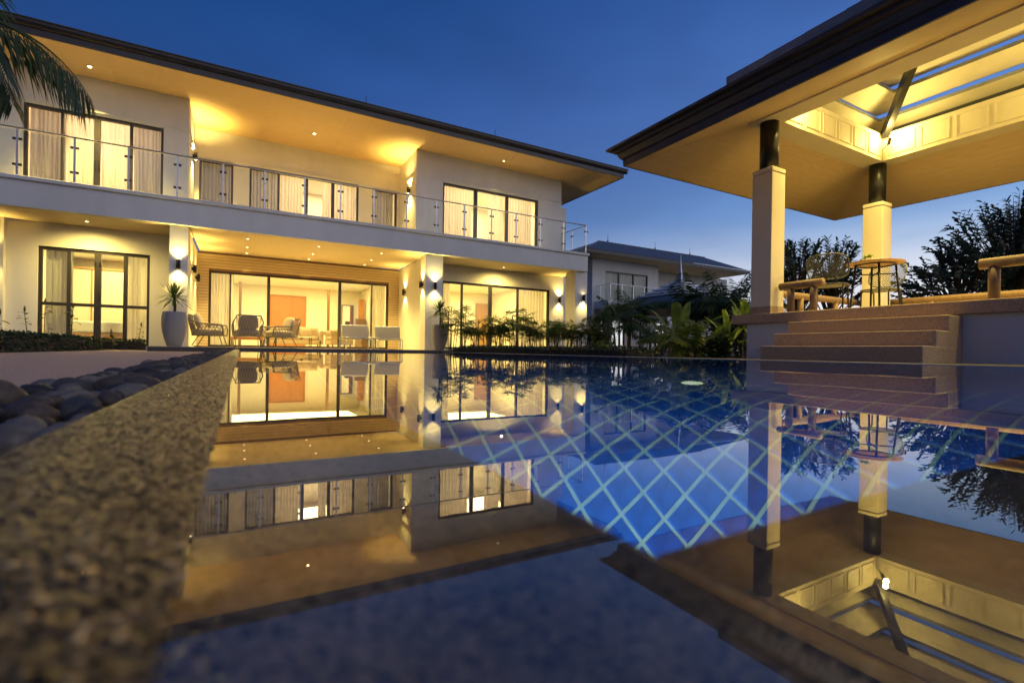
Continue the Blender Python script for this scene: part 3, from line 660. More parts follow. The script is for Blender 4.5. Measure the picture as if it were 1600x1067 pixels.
# ------------------------------------------------------------------ garden pavilion (sala)
M_tieru = mat('louver_underside', (.66, .61, .50), .6, .08, 3, .05, 40)
M_tierw = mat('pale_louver', (.80, .80, .82), .6, .1, 6, .1, 30)
M_tiert = mat('louver_shingle', (.20, .21, .24), .6, .2, 6, .15, 30)
M_salasoff = lined('pavilion_soffit_boards', (.68, .53, .33), 0, .14, .8, .04, .6, .12, (10, 1, 1))
M_salasoffy = lined('pavilion_soffit_boards_cross', (.68, .53, .33), 1, .14, .8, .04, .6, .12, (1, 10, 1))
def ring_faces(mb, prof_a, prof_b=None, c=(0, 0)):
    """square ring swept through a profile of (half size, z)"""
    n = len(mb.v); k = len(prof_a)
    for sx, sy in ((-1, -1), (1, -1), (1, 1), (-1, 1)):
        for a, z in prof_a: mb.v.append((c[0]+sx*a, c[1]+sy*a, z))
    for q in range(4):
        q2 = (q+1) % 4
        for i in range(k-1): mb.f.append((n+q*k+i, n+q2*k+i, n+q2*k+i+1, n+q*k+i+1))
    return mb
def sala(cx_, cy_, zf, label, detail=True):
    r = thing('garden_pavilion', label, 'pavilion', (cx_, cy_, 0)); c = (cx_, cy_)
    # sloping soffits, one board field per side
    for q, (sx, sy) in enumerate(((0, -1), (1, 0), (0, 1), (-1, 0))):
        a, b_, z0, z1 = 3.2, 1.80, 3.185, 3.70; mb = MB()
        if sx == 0:
            P = [(cx_-a, cy_+sy*a, z0), (cx_+a, cy_+sy*a, z0), (cx_+b_, cy_+sy*b_, z1), (cx_-b_, cy_+sy*b_, z1)]
        else:
            P = [(cx_+sx*a, cy_-a, z0), (cx_+sx*a, cy_+a, z0), (cx_+sx*b_, cy_+b_, z1), (cx_+sx*b_, cy_-b_, z1)]
        mb.quad(*P); mb.quad(*[(x, y, z+.03) for x, y, z in reversed(P)])
        mb.build('soffit', M_salasoffy if sx == 0 else M_salasoff, r)
    mb = MB(); ring_faces(mb, [(3.19, 3.18), (3.215, 3.18), (3.22, 3.285), (3.25, 3.30), (3.275, 3.34), (3.285, 3.385), (3.33, 3.40), (3.335, 3.44), (3.42, 3.45), (3.425, 3.485), (3.30, 3.52)], c=c); mb.build('fascia', M_fascia, r)
    mb = MB(); ring_faces(mb, [(3.40, 3.49), (1.93, 4.37)], c=c); mb.build('lower_roof', M_roof, r)
    # ring beam with recessed panels on its inner face
    mb = MB(); ring_faces(mb, [(1.86, 3.72), (1.86, 3.65), (1.50, 3.65), (1.50, 4.14), (1.80, 4.14)], c=c); mb.build('ring_beam', M_cream, r)
    if detail:
        for sx, sy in ((0, -1), (1, 0), (0, 1), (-1, 0)):
            for t in (-1.2, -.72, -.24, .24, .72, 1.2):
                o = t-.2, t+.2
                for za, zb, u0, u1 in ((3.72, 3.735, *o), (4.05, 4.065, *o), (3.735, 4.05, o[0], o[0]+.015), (3.735, 4.05, o[1]-.015, o[1])):
                    m = MB(); e = 1.499; d = 1.487
                    if sx == 0: m.box(cx_+u0, cx_+u1, *sorted((cy_+sy*e, cy_+sy*d)), za, zb)
                    else: m.box(*sorted((cx_+sx*e, cx_+sx*d)), cy_+u0, cy_+u1, za, zb)
                    m.build('panel_molding', M_cream, r)
    # louvred tiers
    for k in range(5):
        a = 2.08-.39*k; z = 4.34+.265*k; b_ = max(.05, a-.47)
        mb = MB(); ring_faces(mb, [(b_, z+.10), (a, z)], c=c); u_ = mb.build('roof_tier', M_tieru, r)
        mb = MB(); ring_faces(mb, [(a, z-.001), (a+.012, z), (a+.012, z+.12), (b_, z+.16), (b_, z+.10)], c=c); mb.build('tier_cover', M_tiert if detail else M_tierw, u_)
    mb = MB(); ring_faces(mb, [(.26, 5.60), (.04, 5.78)], c=c); mb.build('roof_cap', M_tiert, r)
    mb = MB(); mb.lathe([(.02, 5.60), (.20, 5.70), (.17, 5.85), (.13, 6.2), (.06, 7.0), (.012, 7.72)], (cx_, cy_, 0), 12); mb.build('spire', M_steel, r)
    for sx, sy in ((-1, -1), (1, -1), (1, 1), (-1, 1)):
        mb = MB(); p0 = Vector((cx_+sx*1.44, cy_+sy*1.44, 4.10)); p1 = Vector((cx_+sx*.12, cy_+sy*.12, 5.5)); d = (p1-p0).normalized(); s_ = d.cross(Vector((0, 0, 1))).normalized()*.05; u_ = s_.cross(d).normalized()*.085
        n = len(mb.v)
        for p_ in (p0, p1):
            for a, b_ in ((-1, -1), (1, -1), (1, 1), (-1, 1)): mb.v.append(tuple(p_+s_*a+u_*b_))
        for i in range(4): mb.f.append((n+i, n+(i+1) % 4, n+4+(i+1) % 4, n+4+i))
        mb.f += [(n+3, n+2, n+1, n), (n+4, n+5, n+6, n+7)]; mb.build('hip_rafter', M_wooddk if not detail else M_black, r)
    for sx in (-1, 1):
        for sy in (-1, 1):
            x, y = cx_+sx*1.65, cy_+sy*1.64
            mb = MB(); mb.box(x-.165, x+.165, y-.165, y+.165, zf+.105, 2.83); mb.box(x-.150, x+.150, y-.150, y+.150, 2.83, 2.845); mb.box(x-.168, x+.168, y-.168, y+.168, 2.845, 2.91)
            co = smooth_edges(mb.build('column', M_cream, r), .006, 1)
            m2 = MB(); m2.box(x-.172, x+.172, y-.172, y+.172, zf, zf+.105); m2.build('column_plinth', M_wash, co)
            m2 = MB(); m2.lathe([(.135, 2.911), (.135, 3.66)], (x, y, 0), 24); m2.build('column_shaft', M_black, co, True)
    # deck
    mb = MB(); mb.box(cx_-1.845, cx_+2.15, cy_-2.12, cy_+2.116, zf-.152, zf); smooth_edges(mb.build('deck_slab', M_wash, r), .012, 2)
    mb = MB(); mb.box(cx_-1.785, cx_+2.05, cy_-2.0, cy_+1.88, -.2, zf-.153); mb.build('deck_wall', M_wallg, r)
    mb = MB(); mb.quad((cx_-1.80, cy_-2.08, zf+.003), (cx_+2.10, cy_-2.08, zf+.003), (cx_+2.10, cy_+2.07, zf+.003), (cx_-1.80, cy_+2.07, zf+.003)); mb.build('deck_bounce_sheet', mat('pale_bounce', (.56, .47, .36), .35, .1, 6), r)  # pale sheet added out of view to bounce lamp light up to the soffit
    if detail:
        for i, (xf, zt) in enumerate(((6.07, .165), (6.37, .336), (6.67, .51))):
            mb = MB(); mb.box(xf, 7.029, 2.322+.0015*i, 4.105-.0015*i, (-.1 if i == 0 else (.165, .336)[i-1]-.02), zt); smooth_edges(mb.build('step', M_wash, r), .01, 2)
    return r
pav = sala(8.815, 3.10, .68, 'open garden pavilion with dark stepped roof, cream columns and steps down to the pool')
def spot(sx, sy, power, label):
    x, y, z = 8.815+sx*1.28, 3.1+sy*1.28, 3.96
    r = thing('spotlight', label, 'spotlight', (x, y, z), 'pavilion spotlights')
    m = MB(); m.tube([(x, y, z), (x+sx*.05, y+sy*.05, z-.1)], .028, 12); m.build('lamp_body', M_black, r)
    m = MB(); m.tube([(x-sx*.002, y-sy*.002, z+.003), (x-sx*.006, y-sy*.006, z+.012)], .018, 12); m.build('bulb', emit('spot_glow', (1, .75, .4), 14), r)
    m = MB(); m.tube([(x+sx*.05, y+sy*.05, z-.1), (x+sx*.212, y+sy*.212, z-.1)], .01, 8); m.build('bracket', M_black, r)
    lamp('POINT', 'spot_lamp', (x-sx*.05, y-sy*.05, z+.05), power, WARM, r, shadow_soft_size=.04)
    lamp('SPOT', 'spot_beam', (x-sx*.06, y-sy*.06, z-.04), power*9.5, WARM, r, (-sx*.22, -sy*.22, -1), spot_size=math.radians(120), spot_blend=1.0, shadow_soft_size=.04)
spot(1, 1, 22, 'glaring spotlight under the dark hip rafter in the pavilion roof')
spot(-1, 1, 22, 'spotlight in the pavilion roof corner above the column nearest the villa')
spot(1, -1, 22, 'spotlight in the pavilion roof corner outside the picture'); spot(-1, -1, 22, 'spotlight in the pavilion roof corner nearest the camera')
# log rails round the deck
def log_rail(pts, posts, label):
    r = thing('log_rail', label, 'railing', (pts[0][0], pts[0][1], .68), 'low log rails of the pavilion')
    m = MB(); m.tube(pts, .058, 14); m.build('rail', M_log, r, True)
    for x, y in posts:
        m = MB(); m.tube([(x, y, .681), (x, y, 1.06)], .05, 12); m.build('post', M_log, r, True)
log_rail([(7.16, 4.52, 1.08), (7.16, 3.90, 1.085)], [(7.16, 4.36), (7.16, 4.03)], 'short brown log rail with two posts beside the first pavilion column')
log_rail([(7.16, 2.23, 1.085), (7.16, 1.05, 1.085)], [(7.16, 2.11), (7.16, 1.2)], 'brown log rail on the far side of the pavilion steps')
log_rail([(7.3, 5.06, 1.085), (10.75, 5.06, 1.085)], [(7.5, 5.06), (8.6, 5.06), (9.7, 5.06)], 'long lit log rail along the back of the pavilion behind the bistro chairs')
log_rail([(10.84, 5.02, 1.085), (10.84, 1.2, 1.085)], [(10.84, 4.0), (10.84, 2.8), (10.84, 1.6)], 'long lit log rail along the outer side of the pavilion before the tree')
# bistro table and wire chairs
tb = thing('bistro_table', 'small round wooden bistro table with dark legs on the pavilion deck', 'table', (8.12, 3.69, .68))
m = MB(); m.lathe([(.33, .715), (.355, .72), (.355, .738), (.345, .742)], (8.12, 3.69, .68), 40); m.build('tabletop', mat('table_wood', (.40, .24, .11), .4, .15, 5, 0, stretch=(1, 8, 1)), tb)
for a in (.6, 2.17, 3.74, 5.31):
    m = MB(); m.tube([(8.12+.24*math.cos(a), 3.69+.24*math.sin(a), 1.39), (8.12+.31*math.cos(a), 3.69+.31*math.sin(a), .681)], .015, 8); m.build('leg', M_black, tb, True)
m = MB()
for a in (.6, 2.17): m.tube([(8.12+.25*math.cos(a), 3.69+.25*math.sin(a), 1.25), (8.12-.25*math.cos(a), 3.69-.25*math.sin(a), 1.25)], .009, 6)
m.tube([(8.12+.235*math.cos(a), 3.69+.235*math.sin(a), 1.382) for a in [2*PI*i/24 for i in range(25)]], .010, 6); m.build('brace', M_black, tb, True)
def mesh_chair(loc, rot, label):
    r = thing('wire_chair', label, 'chair', (0, 0, 0), 'wire mesh chairs on the pavilion deck')
    def back(u, v):   # u -1..1, v 0..1
        return Vector((u*.275*(1-.06*(1-v)), .21+.10*v-.10*u*u, .50+.36*v))
    ol = [];
    for i in range(33):
        a = 2*PI*i/32; cu = math.copysign(abs(math.cos(a))**.55, math.cos(a)); cv = math.copysign(abs(math.sin(a))**.55, math.sin(a)); ol.append(back(cu, .5+.5*cv))
    m = MB(); m.tube(ol, .011, 8); m.build('back_frame', M_mesh, r, True)
    m = MB(); N = 15
    def inside(u, v): return abs(u)**3.2+abs(2*v-1)**3.2 < 1
    for i in range(-N, N+1):
        for sgn in (-1, 1):
            pts = []
            for j in range(21):
                v = j/20; u = i*2.0/N+sgn*(v-.5)*1.3
                if inside(u, v): pts.append(back(u, v))
            if len(pts) > 1: m.tube(pts, .0034, 4, False)
    m.build('mesh_back', M_mesh, r)
    sp = [(x*.24, y*.22) for x, y in [(math.copysign(abs(math.cos(a))**.6, math.cos(a)), math.copysign(abs(math.sin(a))**.6, math.sin(a))) for a in [2*PI*i/32 for i in range(32)]]]
    m = MB(); m.prism(sp, .425, .44); m.build('seat', M_mesh, r)
    m = MB(); m.tube([(x, y, .432) for x, y in sp+[sp[0]]], .012, 8); m.build('seat_frame', M_mesh, r, True)
    for s in (-1, 1):
        m = MB(); m.tube([(s*.21, -.17, .0), (s*.20, -.16, .38), (s*.195, -.12, .425), (s*.195, .12, .425), (s*.2, .17, .40), (s*.21, .21, 0)], .011, 8); m.build('leg', M_black, r, True)
        m = MB(); m.tube([(s*.12, .18, .43), (s*.13, .235, .52)], .011, 8); m.build('back_stay', M_black, r, True)
    r.location = loc; r.rotation_euler = (0, 0, rot)
    return r
mesh_chair((7.80, 4.15, .68), math.radians(106), 'grey wire mesh chair seen from behind beside the log rail')
mesh_chair((8.98, 4.0, .68), math.radians(-95), 'grey wire mesh chair on the far side of the bistro table by the back column')
pp = thing('potted_plant', 'small lime green plant in a pale pot on the bistro table', 'plant', (8.10, 3.78, 1.422))
m = MB(); m.lathe([(.05, 0), (.065, .07), (.055, .072)], (8.10, 3.78, 1.423), 18); m.build('pot', M_cream, pp, True)
m = MB()
for i in range(46):
    a = R.uniform(0, 6.28); e = R.uniform(.2, 1.3); d = Vector((math.cos(a)*math.cos(e), math.sin(a)*math.cos(e), math.sin(e))); m.leaf((8.10, 3.78, 1.49), d, d.cross(Vector((0, 0, 1))), R.uniform(.08, .14), .028, .4)
m.build('leaves', L_lime, pp)

# ------------------------------------------------------------------ terrace furniture and pots
def rope_chair(loc, rot, label, pillow):
    r = thing('rope_chair', label, 'chair', (0, 0, 0), 'taupe rope chairs on the terrace')
    F = [(-.33, -.34, .56), (-.34, .10, .58), (-.335, .30, .64), (-.27, .42, .80), (.27, .42, .80), (.335, .30, .64), (.34, .10, .58), (.33, -.34, .56)]
    m = MB(); m.tube([(-.30, -.36, .30), (-.325, -.37, .46)]+F+[(.325, -.37, .46), (.30, -.36, .30)], .016, 8); m.build('arm_frame', M_rope, r, True)
    m = MB(); m.tube([(-.30, -.36, .30), (-.29, .30, .29), (.29, .30, .29), (.30, -.36, .30), (-.30, -.36, .30)], .018, 8); m.build('seat_frame', M_rope, r, True)
    m = MB()
    def strand(a, b_): m.tube([a, b_], .0062, 4, False)
    n = 9
    for i in range(n+1):          # back lattice
        for s in (-1, 1):
            t0 = i/n; t1 = min(1, max(0, t0+s*2.4/n))
            strand((-.29+.58*t0, .30, .29), (-.27+.54*t1, .42, .80))
    for sx in (-1, 1):            # side lattice
        for i in range(n+1):
            for s in (-1, 1):
                t0 = i/n; t1 = min(1, max(0, t0+s*2/n)); y1 = -.35+.68*t1; zt = .56+.05*max(0, (t1-.5))*2
                strand((sx*.297, -.35+.65*t0, .30), (sx*.335, y1, zt))
    tag(m.build('rope_weave', M_rope, r), kind='stuff')
    m = MB(); m.blob((0, -.03, .385), .285, .31, .085, 0, 20, 10, 0, R, .55); m.build('seat_cushion', M_cushion, r, True)
    for sx in (-1, 1):            # sled legs
        m = MB(); m.tube([(sx*.27, -.28, .285), (sx*.29, -.36, .03), (sx*.29, -.33, .012), (sx*.29, .26, .012), (sx*.29, .30, .03), (sx*.26, .16, .285)], .010, 8); m.build('leg', M_black, r, True)
    r.location = loc; r.rotation_euler = (0, 0, rot)
    pl = thing('pillow', pillow, 'pillow', (0, 0, 0), 'pillows on the rope chairs')
    m = MB(); m.blob((0, 0, 0), .23, .075, .21, 0, 20, 12, 0, R, .62); o = m.build('pillow_body', M_cushion, pl, True); o.rotation_euler = (-.28, 0, 0)
    ca, sa = math.cos(rot), math.sin(rot); lx, ly = 0, .21
    pl.location = (loc[0]+lx*ca-ly*sa, loc[1]+lx*sa+ly*ca, loc[2]+.63); pl.rotation_euler = (0, 0, rot)
rope_chair((-.70, 14.55, .042), math.radians(82), 'taupe rope armchair nearest the tall grey pot, seen from its side', 'taupe pillow on the rope chair next to the tall grey pot')
rope_chair((.16, 14.35, .042), math.radians(184), 'taupe rope armchair with its woven back towards the pool', 'dark taupe pillow on the rope chair that faces the villa')
rope_chair((.96, 14.6, .042), math.radians(-66), 'taupe rope armchair in front of the sofa and orange doors', 'taupe pillow standing up on the rope chair before the orange doors')
ct = thing('coffee_table', 'low wooden coffee table between the rope chairs on the terrace', 'table', (.16, 15.6, .042))
m = MB(); m.box(-.24, .56, 15.3, 15.9, .26, .33); m.build('tabletop', M_woodor, ct)
for x, y in ((-.2, 15.34), (.52, 15.34), (.52, 15.86), (-.2, 15.86)):
    m = MB(); m.box(x-.02, x+.02, y-.02, y+.02, .043, .259); m.build('leg', M_wooddk, ct)
def lounger(loc, rot, label):
    r = thing('sun_lounger', label, 'lounger', (0, 0, 0), 'white low loungers on the terrace')
    m = MB(); m.tube([(-.33, -.36, .26), (.33, -.36, .26), (.33, .62, .26), (-.33, .62, .26), (-.33, -.36, .26)], .016, 8); m.build('seat_frame', M_steel, r, True)
    for x in (-.33, .33):
        for y in (-.36, .60):
            m = MB(); m.tube([(x, y, .0), (x, y, .26)], .014, 8); m.build('leg', M_steel, r, True)
    m = MB(); m.box(-.31, .31, -.34, .28, .262, .285); smooth_edges(m.build('seat_sling', M_white, r), .008)
    m = MB(); a = (.28, .285); b_ = (.56, .58)
    for x in (-.31, .31):
        m.v += [(x, a[0], a[1]), (x, b_[0], b_[1]), (x, b_[0]+.02, b_[1]-.012), (x, a[0]+.022, a[1]-.014)]
    m.f += [(0, 1, 5, 4), (1, 2, 6, 5), (2, 3, 7, 6), (3, 0, 4, 7), (3, 2, 1, 0), (4, 5, 6, 7)]; m.build('back_sling', M_white, r)
    r.location = loc; r.rotation_euler = (0, 0, rot); r.scale = (1.15, 1.1, 1.15)
lounger((2.98, 14.6, .042), math.radians(160), 'white low lounger with slanted back standing nearer the sofa')
lounger((3.93, 14.75, .042), math.radians(160), 'white low lounger with slanted back standing nearer the boarded wall')
st = thing('side_table', 'small round white side table between the two white loungers', 'table', (3.50, 14.65, .042))
m = MB(); m.lathe([(.19, .33), (.2, .335), (.2, .355), (.19, .36)], (3.50, 14.65, .042), 28); m.build('tabletop', M_white, st)
m = MB(); m.lathe([(.14, .0), (.14, .015), (.02, .02), (.02, .33)], (3.50, 14.65, .043), 20); m.build('pedestal', M_steel, st, True)
def big_pot(x, y, h, rad, label, plabel, lh):
    r = thing('tall_pot', label, 'plant pot', (x, y, .043)); P = [(.50, 0), (.58, .03), (.78, .22), (.94, .45), (1.0, .66), (.99, .85), (.93, .97), (.94, 1.0), (.86, 1.0), (.86, .94)]
    m = MB(); m.lathe([(a*rad, b_*h) for a, b_ in P], (x, y, .043), 36); m.build('pot_body', M_pot, r, True)
    m = MB(); m.lathe([(rad*.855, h*.93), (rad*.855, h*.935)], (x, y, .043), 24); m.build('soil', M_earth, r)
    t = thing('dracaena', plabel, 'plant', (x, y, .043+h*.94)); z0 = .043+h*.936
    m = MB(); m.tube([(x, y, z0), (x+.015, y-.01, z0+lh*.35), (x-.01, y, z0+lh*.6)], [.03, .024, .02], 8); m.build('trunk', M_bark, t, True)
    m = MB()
    for i in range(95):
        a = R.uniform(0, 6.28); e = R.uniform(-.25, 1.45); d = Vector((math.cos(a)*math.cos(e), math.sin(a)*math.cos(e), math.sin(e)))
        m.leaf((x-.01, y, z0+lh*.6+R.uniform(-.06, .03)), d, d.cross(Vector((0, 0, 1))), R.uniform(.34, .50)*min(1, lh/.6), .032, R.uniform(.2, .55) if e < .7 else .08)
    m.build('leaves', L_pot, t)
big_pot(-1.33, 13.62, .79, .25, 'tall ribbed grey pot in front of the column at the path end of the terrace', 'spiky dracaena growing in the tall grey pot by the path', .62)
big_pot(5.13, 13.62, .74, .235, 'pale grey tapered pot in front of the middle column', 'spiky dracaena growing in the pale pot by the middle column', .72)

# ------------------------------------------------------------------ things inside the lit rooms
def sofa(x, y, rot, w_, label, tufts=True):
    r = thing('sofa', label, 'sofa', (0, 0, 0))
    m = MB(); m.box(-w_/2+.1, w_/2-.1, -.40, .38, .13, .30); smooth_edges(m.build('base', M_cream_fab, r), .03)
    nb = 3 if w_ > 1.5 else 1
    for i in range(nb):
        ww = (w_-.42)/nb; m = MB(); m.blob((-w_/2+.21+ww*(i+.5), -.05, .37), ww*.5, .36, .085, 0, 18, 8, 0, R, .45); m.build('seat_cushion', M_cream_fab, r, True)
    m = MB(); m.box(-w_/2+.16, w_/2-.16, .26, .42, .30, .74); m.tube([(-w_/2+.16, .35, .74), (w_/2-.16, .35, .74)], .085, 14); smooth_edges(m.build('backrest', M_cream_fab, r), .02)
    if tufts:
        for i in range(int(w_*8)):
            for j in range(3):
                m = MB(); m.blob((-w_/2+.25+(w_-.5)*(i+.5*(j % 2))/(int(w_*8)-.5), .258, .46+.1*j), .016, .012, .016, 0, 6, 4); m.build('button', M_wooddk, r)
    for s in (-1, 1):
        m = MB(); m.box(min(s*(w_/2-.20), s*(w_/2-.04)), max(s*(w_/2-.20), s*(w_/2-.04)), -.40, .40, .13, .56); m.tube([(s*(w_/2-.1), -.42, .58), (s*(w_/2-.1), .40, .60)], .10, 16); smooth_edges(m.build('arm', M_cream_fab, r), .015)
        for yy in (-.32, .32):
            m = MB(); m.tube([(s*(w_/2-.16), yy, 0), (s*(w_/2-.16), yy, .13)], [.02, .032], 8); m.build('leg', M_wooddk, r)
    r.location = (x, y, .062); r.rotation_euler = (0, 0, rot)
sofa(1.78, 21.0, 0, 2.3, 'cream button tufted sofa before the orange doors in the living room')
sofa(3.35, 19.9, math.radians(-90), 1.5, 'cream armchair sofa seen from the side by the mirror', False)
for x, y, z, lab in ((2.25, 20.75, .62, 'cream cushion leaning on the tufted sofa'), (1.2, 20.75, .62, 'cream cushion on the tufted sofa behind the rope chair'), (3.65, 19.75, .86, 'rolled cream cushion lying on the sofa by the mirror')):
    t = thing('cushion', lab, 'cushion', (x, y, z)); m = MB(); m.blob((x, y, z), .22, .09, .18 if z < .8 else .07, 0, 18, 10, 0, R, .6); m.build('cushion_body', M_cream_fab, t, True)
lt = thing('glass_table', 'thin black framed low table in front of the tufted sofa', 'table', (1.6, 19.6, .062))
m = MB(); m.box(1.1, 2.3, 19.3, 19.9, .44, .465); m.build('tabletop', M_white, lt)
for x in (1.12, 2.28):
    for y in (19.32, 19.88):
        m = MB(); m.box(x-.014, x+.014, y-.014, y+.014, .063, .4395); m.build('leg', M_black, lt)
dd = thing('double_door', 'orange brown wooden double door at the back of the living room', 'door', (1.83, 23.85, .062))
m = MB(); m.box(1.08, 1.125, 23.82, 23.895, .063, 2.37); m.box(2.535, 2.58, 23.82, 23.895, .063, 2.37); m.box(1.125, 2.535, 23.82, 23.895, 2.33, 2.37); m.build('door_frame', M_woodor, dd)
for x0, x1 in ((1.13, 1.98), (1.985, 2.53)):
    m = MB(); m.box(x0, x1, 23.86, 23.892, .064, 2.325); lf = m.build('door_leaf', M_woodor, dd)
    for i in range(11):
        m = MB(); m.box(x0+.05, x1-.05, 23.852, 23.8595, .12+i*.2, .12+i*.2+.185); m.build('plank', M_woodor, lf)
mi = thing('wall_mirror', 'brown framed mirror on the living room back wall beside the stairs', 'mirror', (4.4, 23.86, 1.55))
m = MB(); m.box(4.12, 4.16, 23.84, 23.897, 1.05, 2.09); m.box(4.60, 4.66, 23.84, 23.897, 1.05, 2.09); m.box(4.16, 4.60, 23.84, 23.897, 2.05, 2.09); m.box(4.16, 4.60, 23.84, 23.897, 1.05, 1.09); m.build('frame', M_wooddk, mi)
m = MB(); m.box(4.161, 4.599, 23.875, 23.896, 1.091, 2.049); m.build('mirror_glass', M_mirror, mi)
for x, y, lab in ((-.02, 22.0, 'thin brown wooden post on the sheer curtain side of the living room'), (3.35, 22.6, 'brown wooden post with a dark edge to the right of the orange doors')):
    t = thing('wooden_post', lab, 'post', (x, y, .062)); m = MB(); m.box(x-.05, x+.05, y-.08, y+.08, .063, 2.55); smooth_edges(m.build('post_body', M_wooddk, t), .008); m = MB(); m.box(x-.06, x+.06, y-.09, y+.09, 2.55, 2.6); m.build('cap', M_wooddk, t)
sw = thing('staircase', 'brown staircase side panel climbing in the living room corner', 'stairs', (4.7, 22, .062))
for i in range(7):
    m = MB(); m.box(4.52+.0*i, 4.93, 21.2+.22*i, 21.42+.22*i, .063, .063+.19*(i+1)); m.build('step', M_wooddk, sw)
m = MB(); m.box(4.70, 4.92, 22.76, 22.95, .07, 2.3); m.build('side_panel', M_woodor, sw)
M_woodb = mat('honey_wood', (.42, .25, .11), .4, .12, 3, 0, stretch=(8, 8, 1))
bd = thing('bed', 'bed with white mattress and wooden frame in the ground floor bedroom', 'bed', (-3.0, 17.4, .052))
m = MB(); m.box(-4.0, -2.25, 16.7, 18.5, .15, .36); m.build('bed_frame', M_woodb, bd)
m = MB(); m.box(-4.0, -2.30, 16.75, 18.45, .362, .68); smooth_edges(m.build('mattress', M_white, bd), .06, 3)
m = MB(); m.box(-2.245, -2.15, 16.66, 16.78, .055, .86); m.build('bed_post', M_woodb, bd)
wd = thing('wardrobe', 'pale wardrobe with a wooden strip in the ground floor bedroom', 'wardrobe', (-3.9, 19.7, .052))
for x0, x1 in ((-4.6, -4.02), (-3.98, -3.1)):
    m = MB(); m.box(x0, x1, 19.4, 19.98, .055, 2.35); m.build('door', M_room, wd)
m = MB(); m.box(-4.02, -3.98, 19.38, 19.98, .055, 2.36); m.build('wooden_strip', M_woodb, wd)
m = MB(); m.box(-4.62, -3.0, 19.36, 19.98, 2.362, 2.42); m.build('top_rail', M_woodb, wd)
m = MB(); m.box(-3.06, -3.0, 19.3, 19.98, .055, 2.361); m.build('side_panel', M_woodb, wd)
curtain(-2.75, -1.6, 19.9, .1, 2.1, M_curtaing, 'grey striped curtain on the rear bedroom window', 8)
t = thing('ceiling_grille', 'slotted air grille above the curtain in the ground floor bedroom', 'air grille', (-2.4, 19.93, 2.45)); m = MB(); m.box(-2.8, -1.9, 19.95, 19.99, 2.40, 2.52); m.build('grille_frame', M_cream, t)
for i in range(4):
    m = MB(); m.box(-2.78, -1.92, 19.935, 19.949, 2.415+i*.025, 2.427+i*.025); m.build('slat', M_wooddk, t)
t = thing('room_door', 'tan wooden door in the back of the room behind the lady palms', 'door', (10.05, 20.9, .06)); m = MB(); m.box(9.72, 10.38, 20.9, 20.98, .07, 2.2); m.build('door_leaf', M_tan, t); m = MB(); m.box(9.66, 9.72, 20.88, 20.985, .07, 2.26); m.box(9.72, 10.38, 20.88, 20.985, 2.2, 2.26); m.build('door_frame', M_tan, t)

# ------------------------------------------------------------------ neighbouring villa and its pavilion
nb = thing('neighbour_villa', 'unlit neighbouring villa with grey hipped roof and glass balcony', 'house', (27, 28, 0))
NW = (22.05, 26.0, 3.6, 5.7)
wall(21.1, 27.05, 3.4, 6.5, 26.5, .25, [NW], M_wallg, 'wall', nb); window(*NW, 26.52, [(23.3, .12), (24.65, .12)], par=nb)
wall(27.05, 37, 3.4, 6.5, 28.2, .25, [], M_wallg, 'wall', nb); wall(21.1, 37, -.1, 3.0, 27.2, .25, [(22.2, 24.5, .1, 2.4), (27.5, 29, .1, 2.4)], M_wallg, 'wall', nb)
window(22.2, 24.5, .1, 2.4, 27.22, [23.3], par=nb); window(27.5, 29, .1, 2.4, 27.22, [28.2], par=nb)
m = MB(); m.box(20.9, 21.1, 26.5, 36, -.1, 6.5); m.build('wall', M_wallg, nb)
m = MB(); m.box(21.1, 37, 25.05, 27.19, 3.0, 3.5); m.build('balcony_slab', M_wallg, nb)
for x in (21.2, 26.8, 32): m = MB(); m.box(x, x+.4, 25.3, 25.7, -.1, 3.0); m.build('column', M_wallg, nb)
m = MB(); m.box(19.25, 35.5, 25, 36, 6.48, 6.52); m.build('eaves_soffit', M_soffit, nb)
m = MB(); m.box(19.2, 35.5, 24.93, 25, 6.45, 6.68); m.box(19.13, 19.2, 24.93, 36, 6.45, 6.68); m.build('fascia_board', M_fascia, nb)
M_roofn = lined('neighbour_roof_shingles', (.085, .09, .105), 0, .35, .75, .1, .6, .2, (1, 1, 1))
m = MB(); A, B_, C_, D_ = (19.15, 24.94, 6.70), (35.5, 24.94, 6.70), (35.5, 36, 6.70), (19.15, 36, 6.70); E_, F_ = (24.4, 30.2, 8.72), (36.5, 30.2, 8.72)
m.quad(A, B_, F_, E_); m.tri(D_, A, E_); m.quad(C_, D_, E_, F_); m.build('roof', M_roofn, nb)
m = MB(); m.tube([A, E_], .07, 6); m.tube([E_, F_], .06, 6); m.build('ridge_cap', M_roof, nb)
for x in (25.3, 30.4, 34.6): m = MB(); m.tube([(x, 30.2, 8.75), (x, 30.2, 8.9)], .05); m.tube([(x, 30.2, 8.9), (x, 30.2, 9.35)], .015); m.build('lightning_rod', M_black, nb)
nr = thing('neighbour_railing', 'glass balcony railing of the unlit neighbouring villa', 'railing', (24, 25.1, 3.5))
m = MB(); m.tube([(21.3, 27.1, 4.58), (21.3, 25.1, 4.58), (36, 25.1, 4.58)], .025, 6); m.build('handrail', M_steel, nr)
pts = [(21.3, y) for y in (27.0, 26.1)]+[(21.3+1.0*i, 25.1) for i in range(14)]
for (x, y), nx in zip(pts, pts[1:]+[None]):
    m = MB(); m.box(x-.025, x+.025, y-.02, y+.02, 3.502, 4.56); m.build('post', M_steel, nr)
    if nx:
        m = MB(); m.box(min(x, nx[0])+(.05 if x != nx[0] else -.005), max(x, nx[0])-(.05 if x != nx[0] else -.005), min(y, nx[1])+(.05 if y != nx[1] else -.005), max(y, nx[1])-(.05 if y != nx[1] else -.005), 3.56, 4.5); m.build('glass_panel', M_farglass, nr)
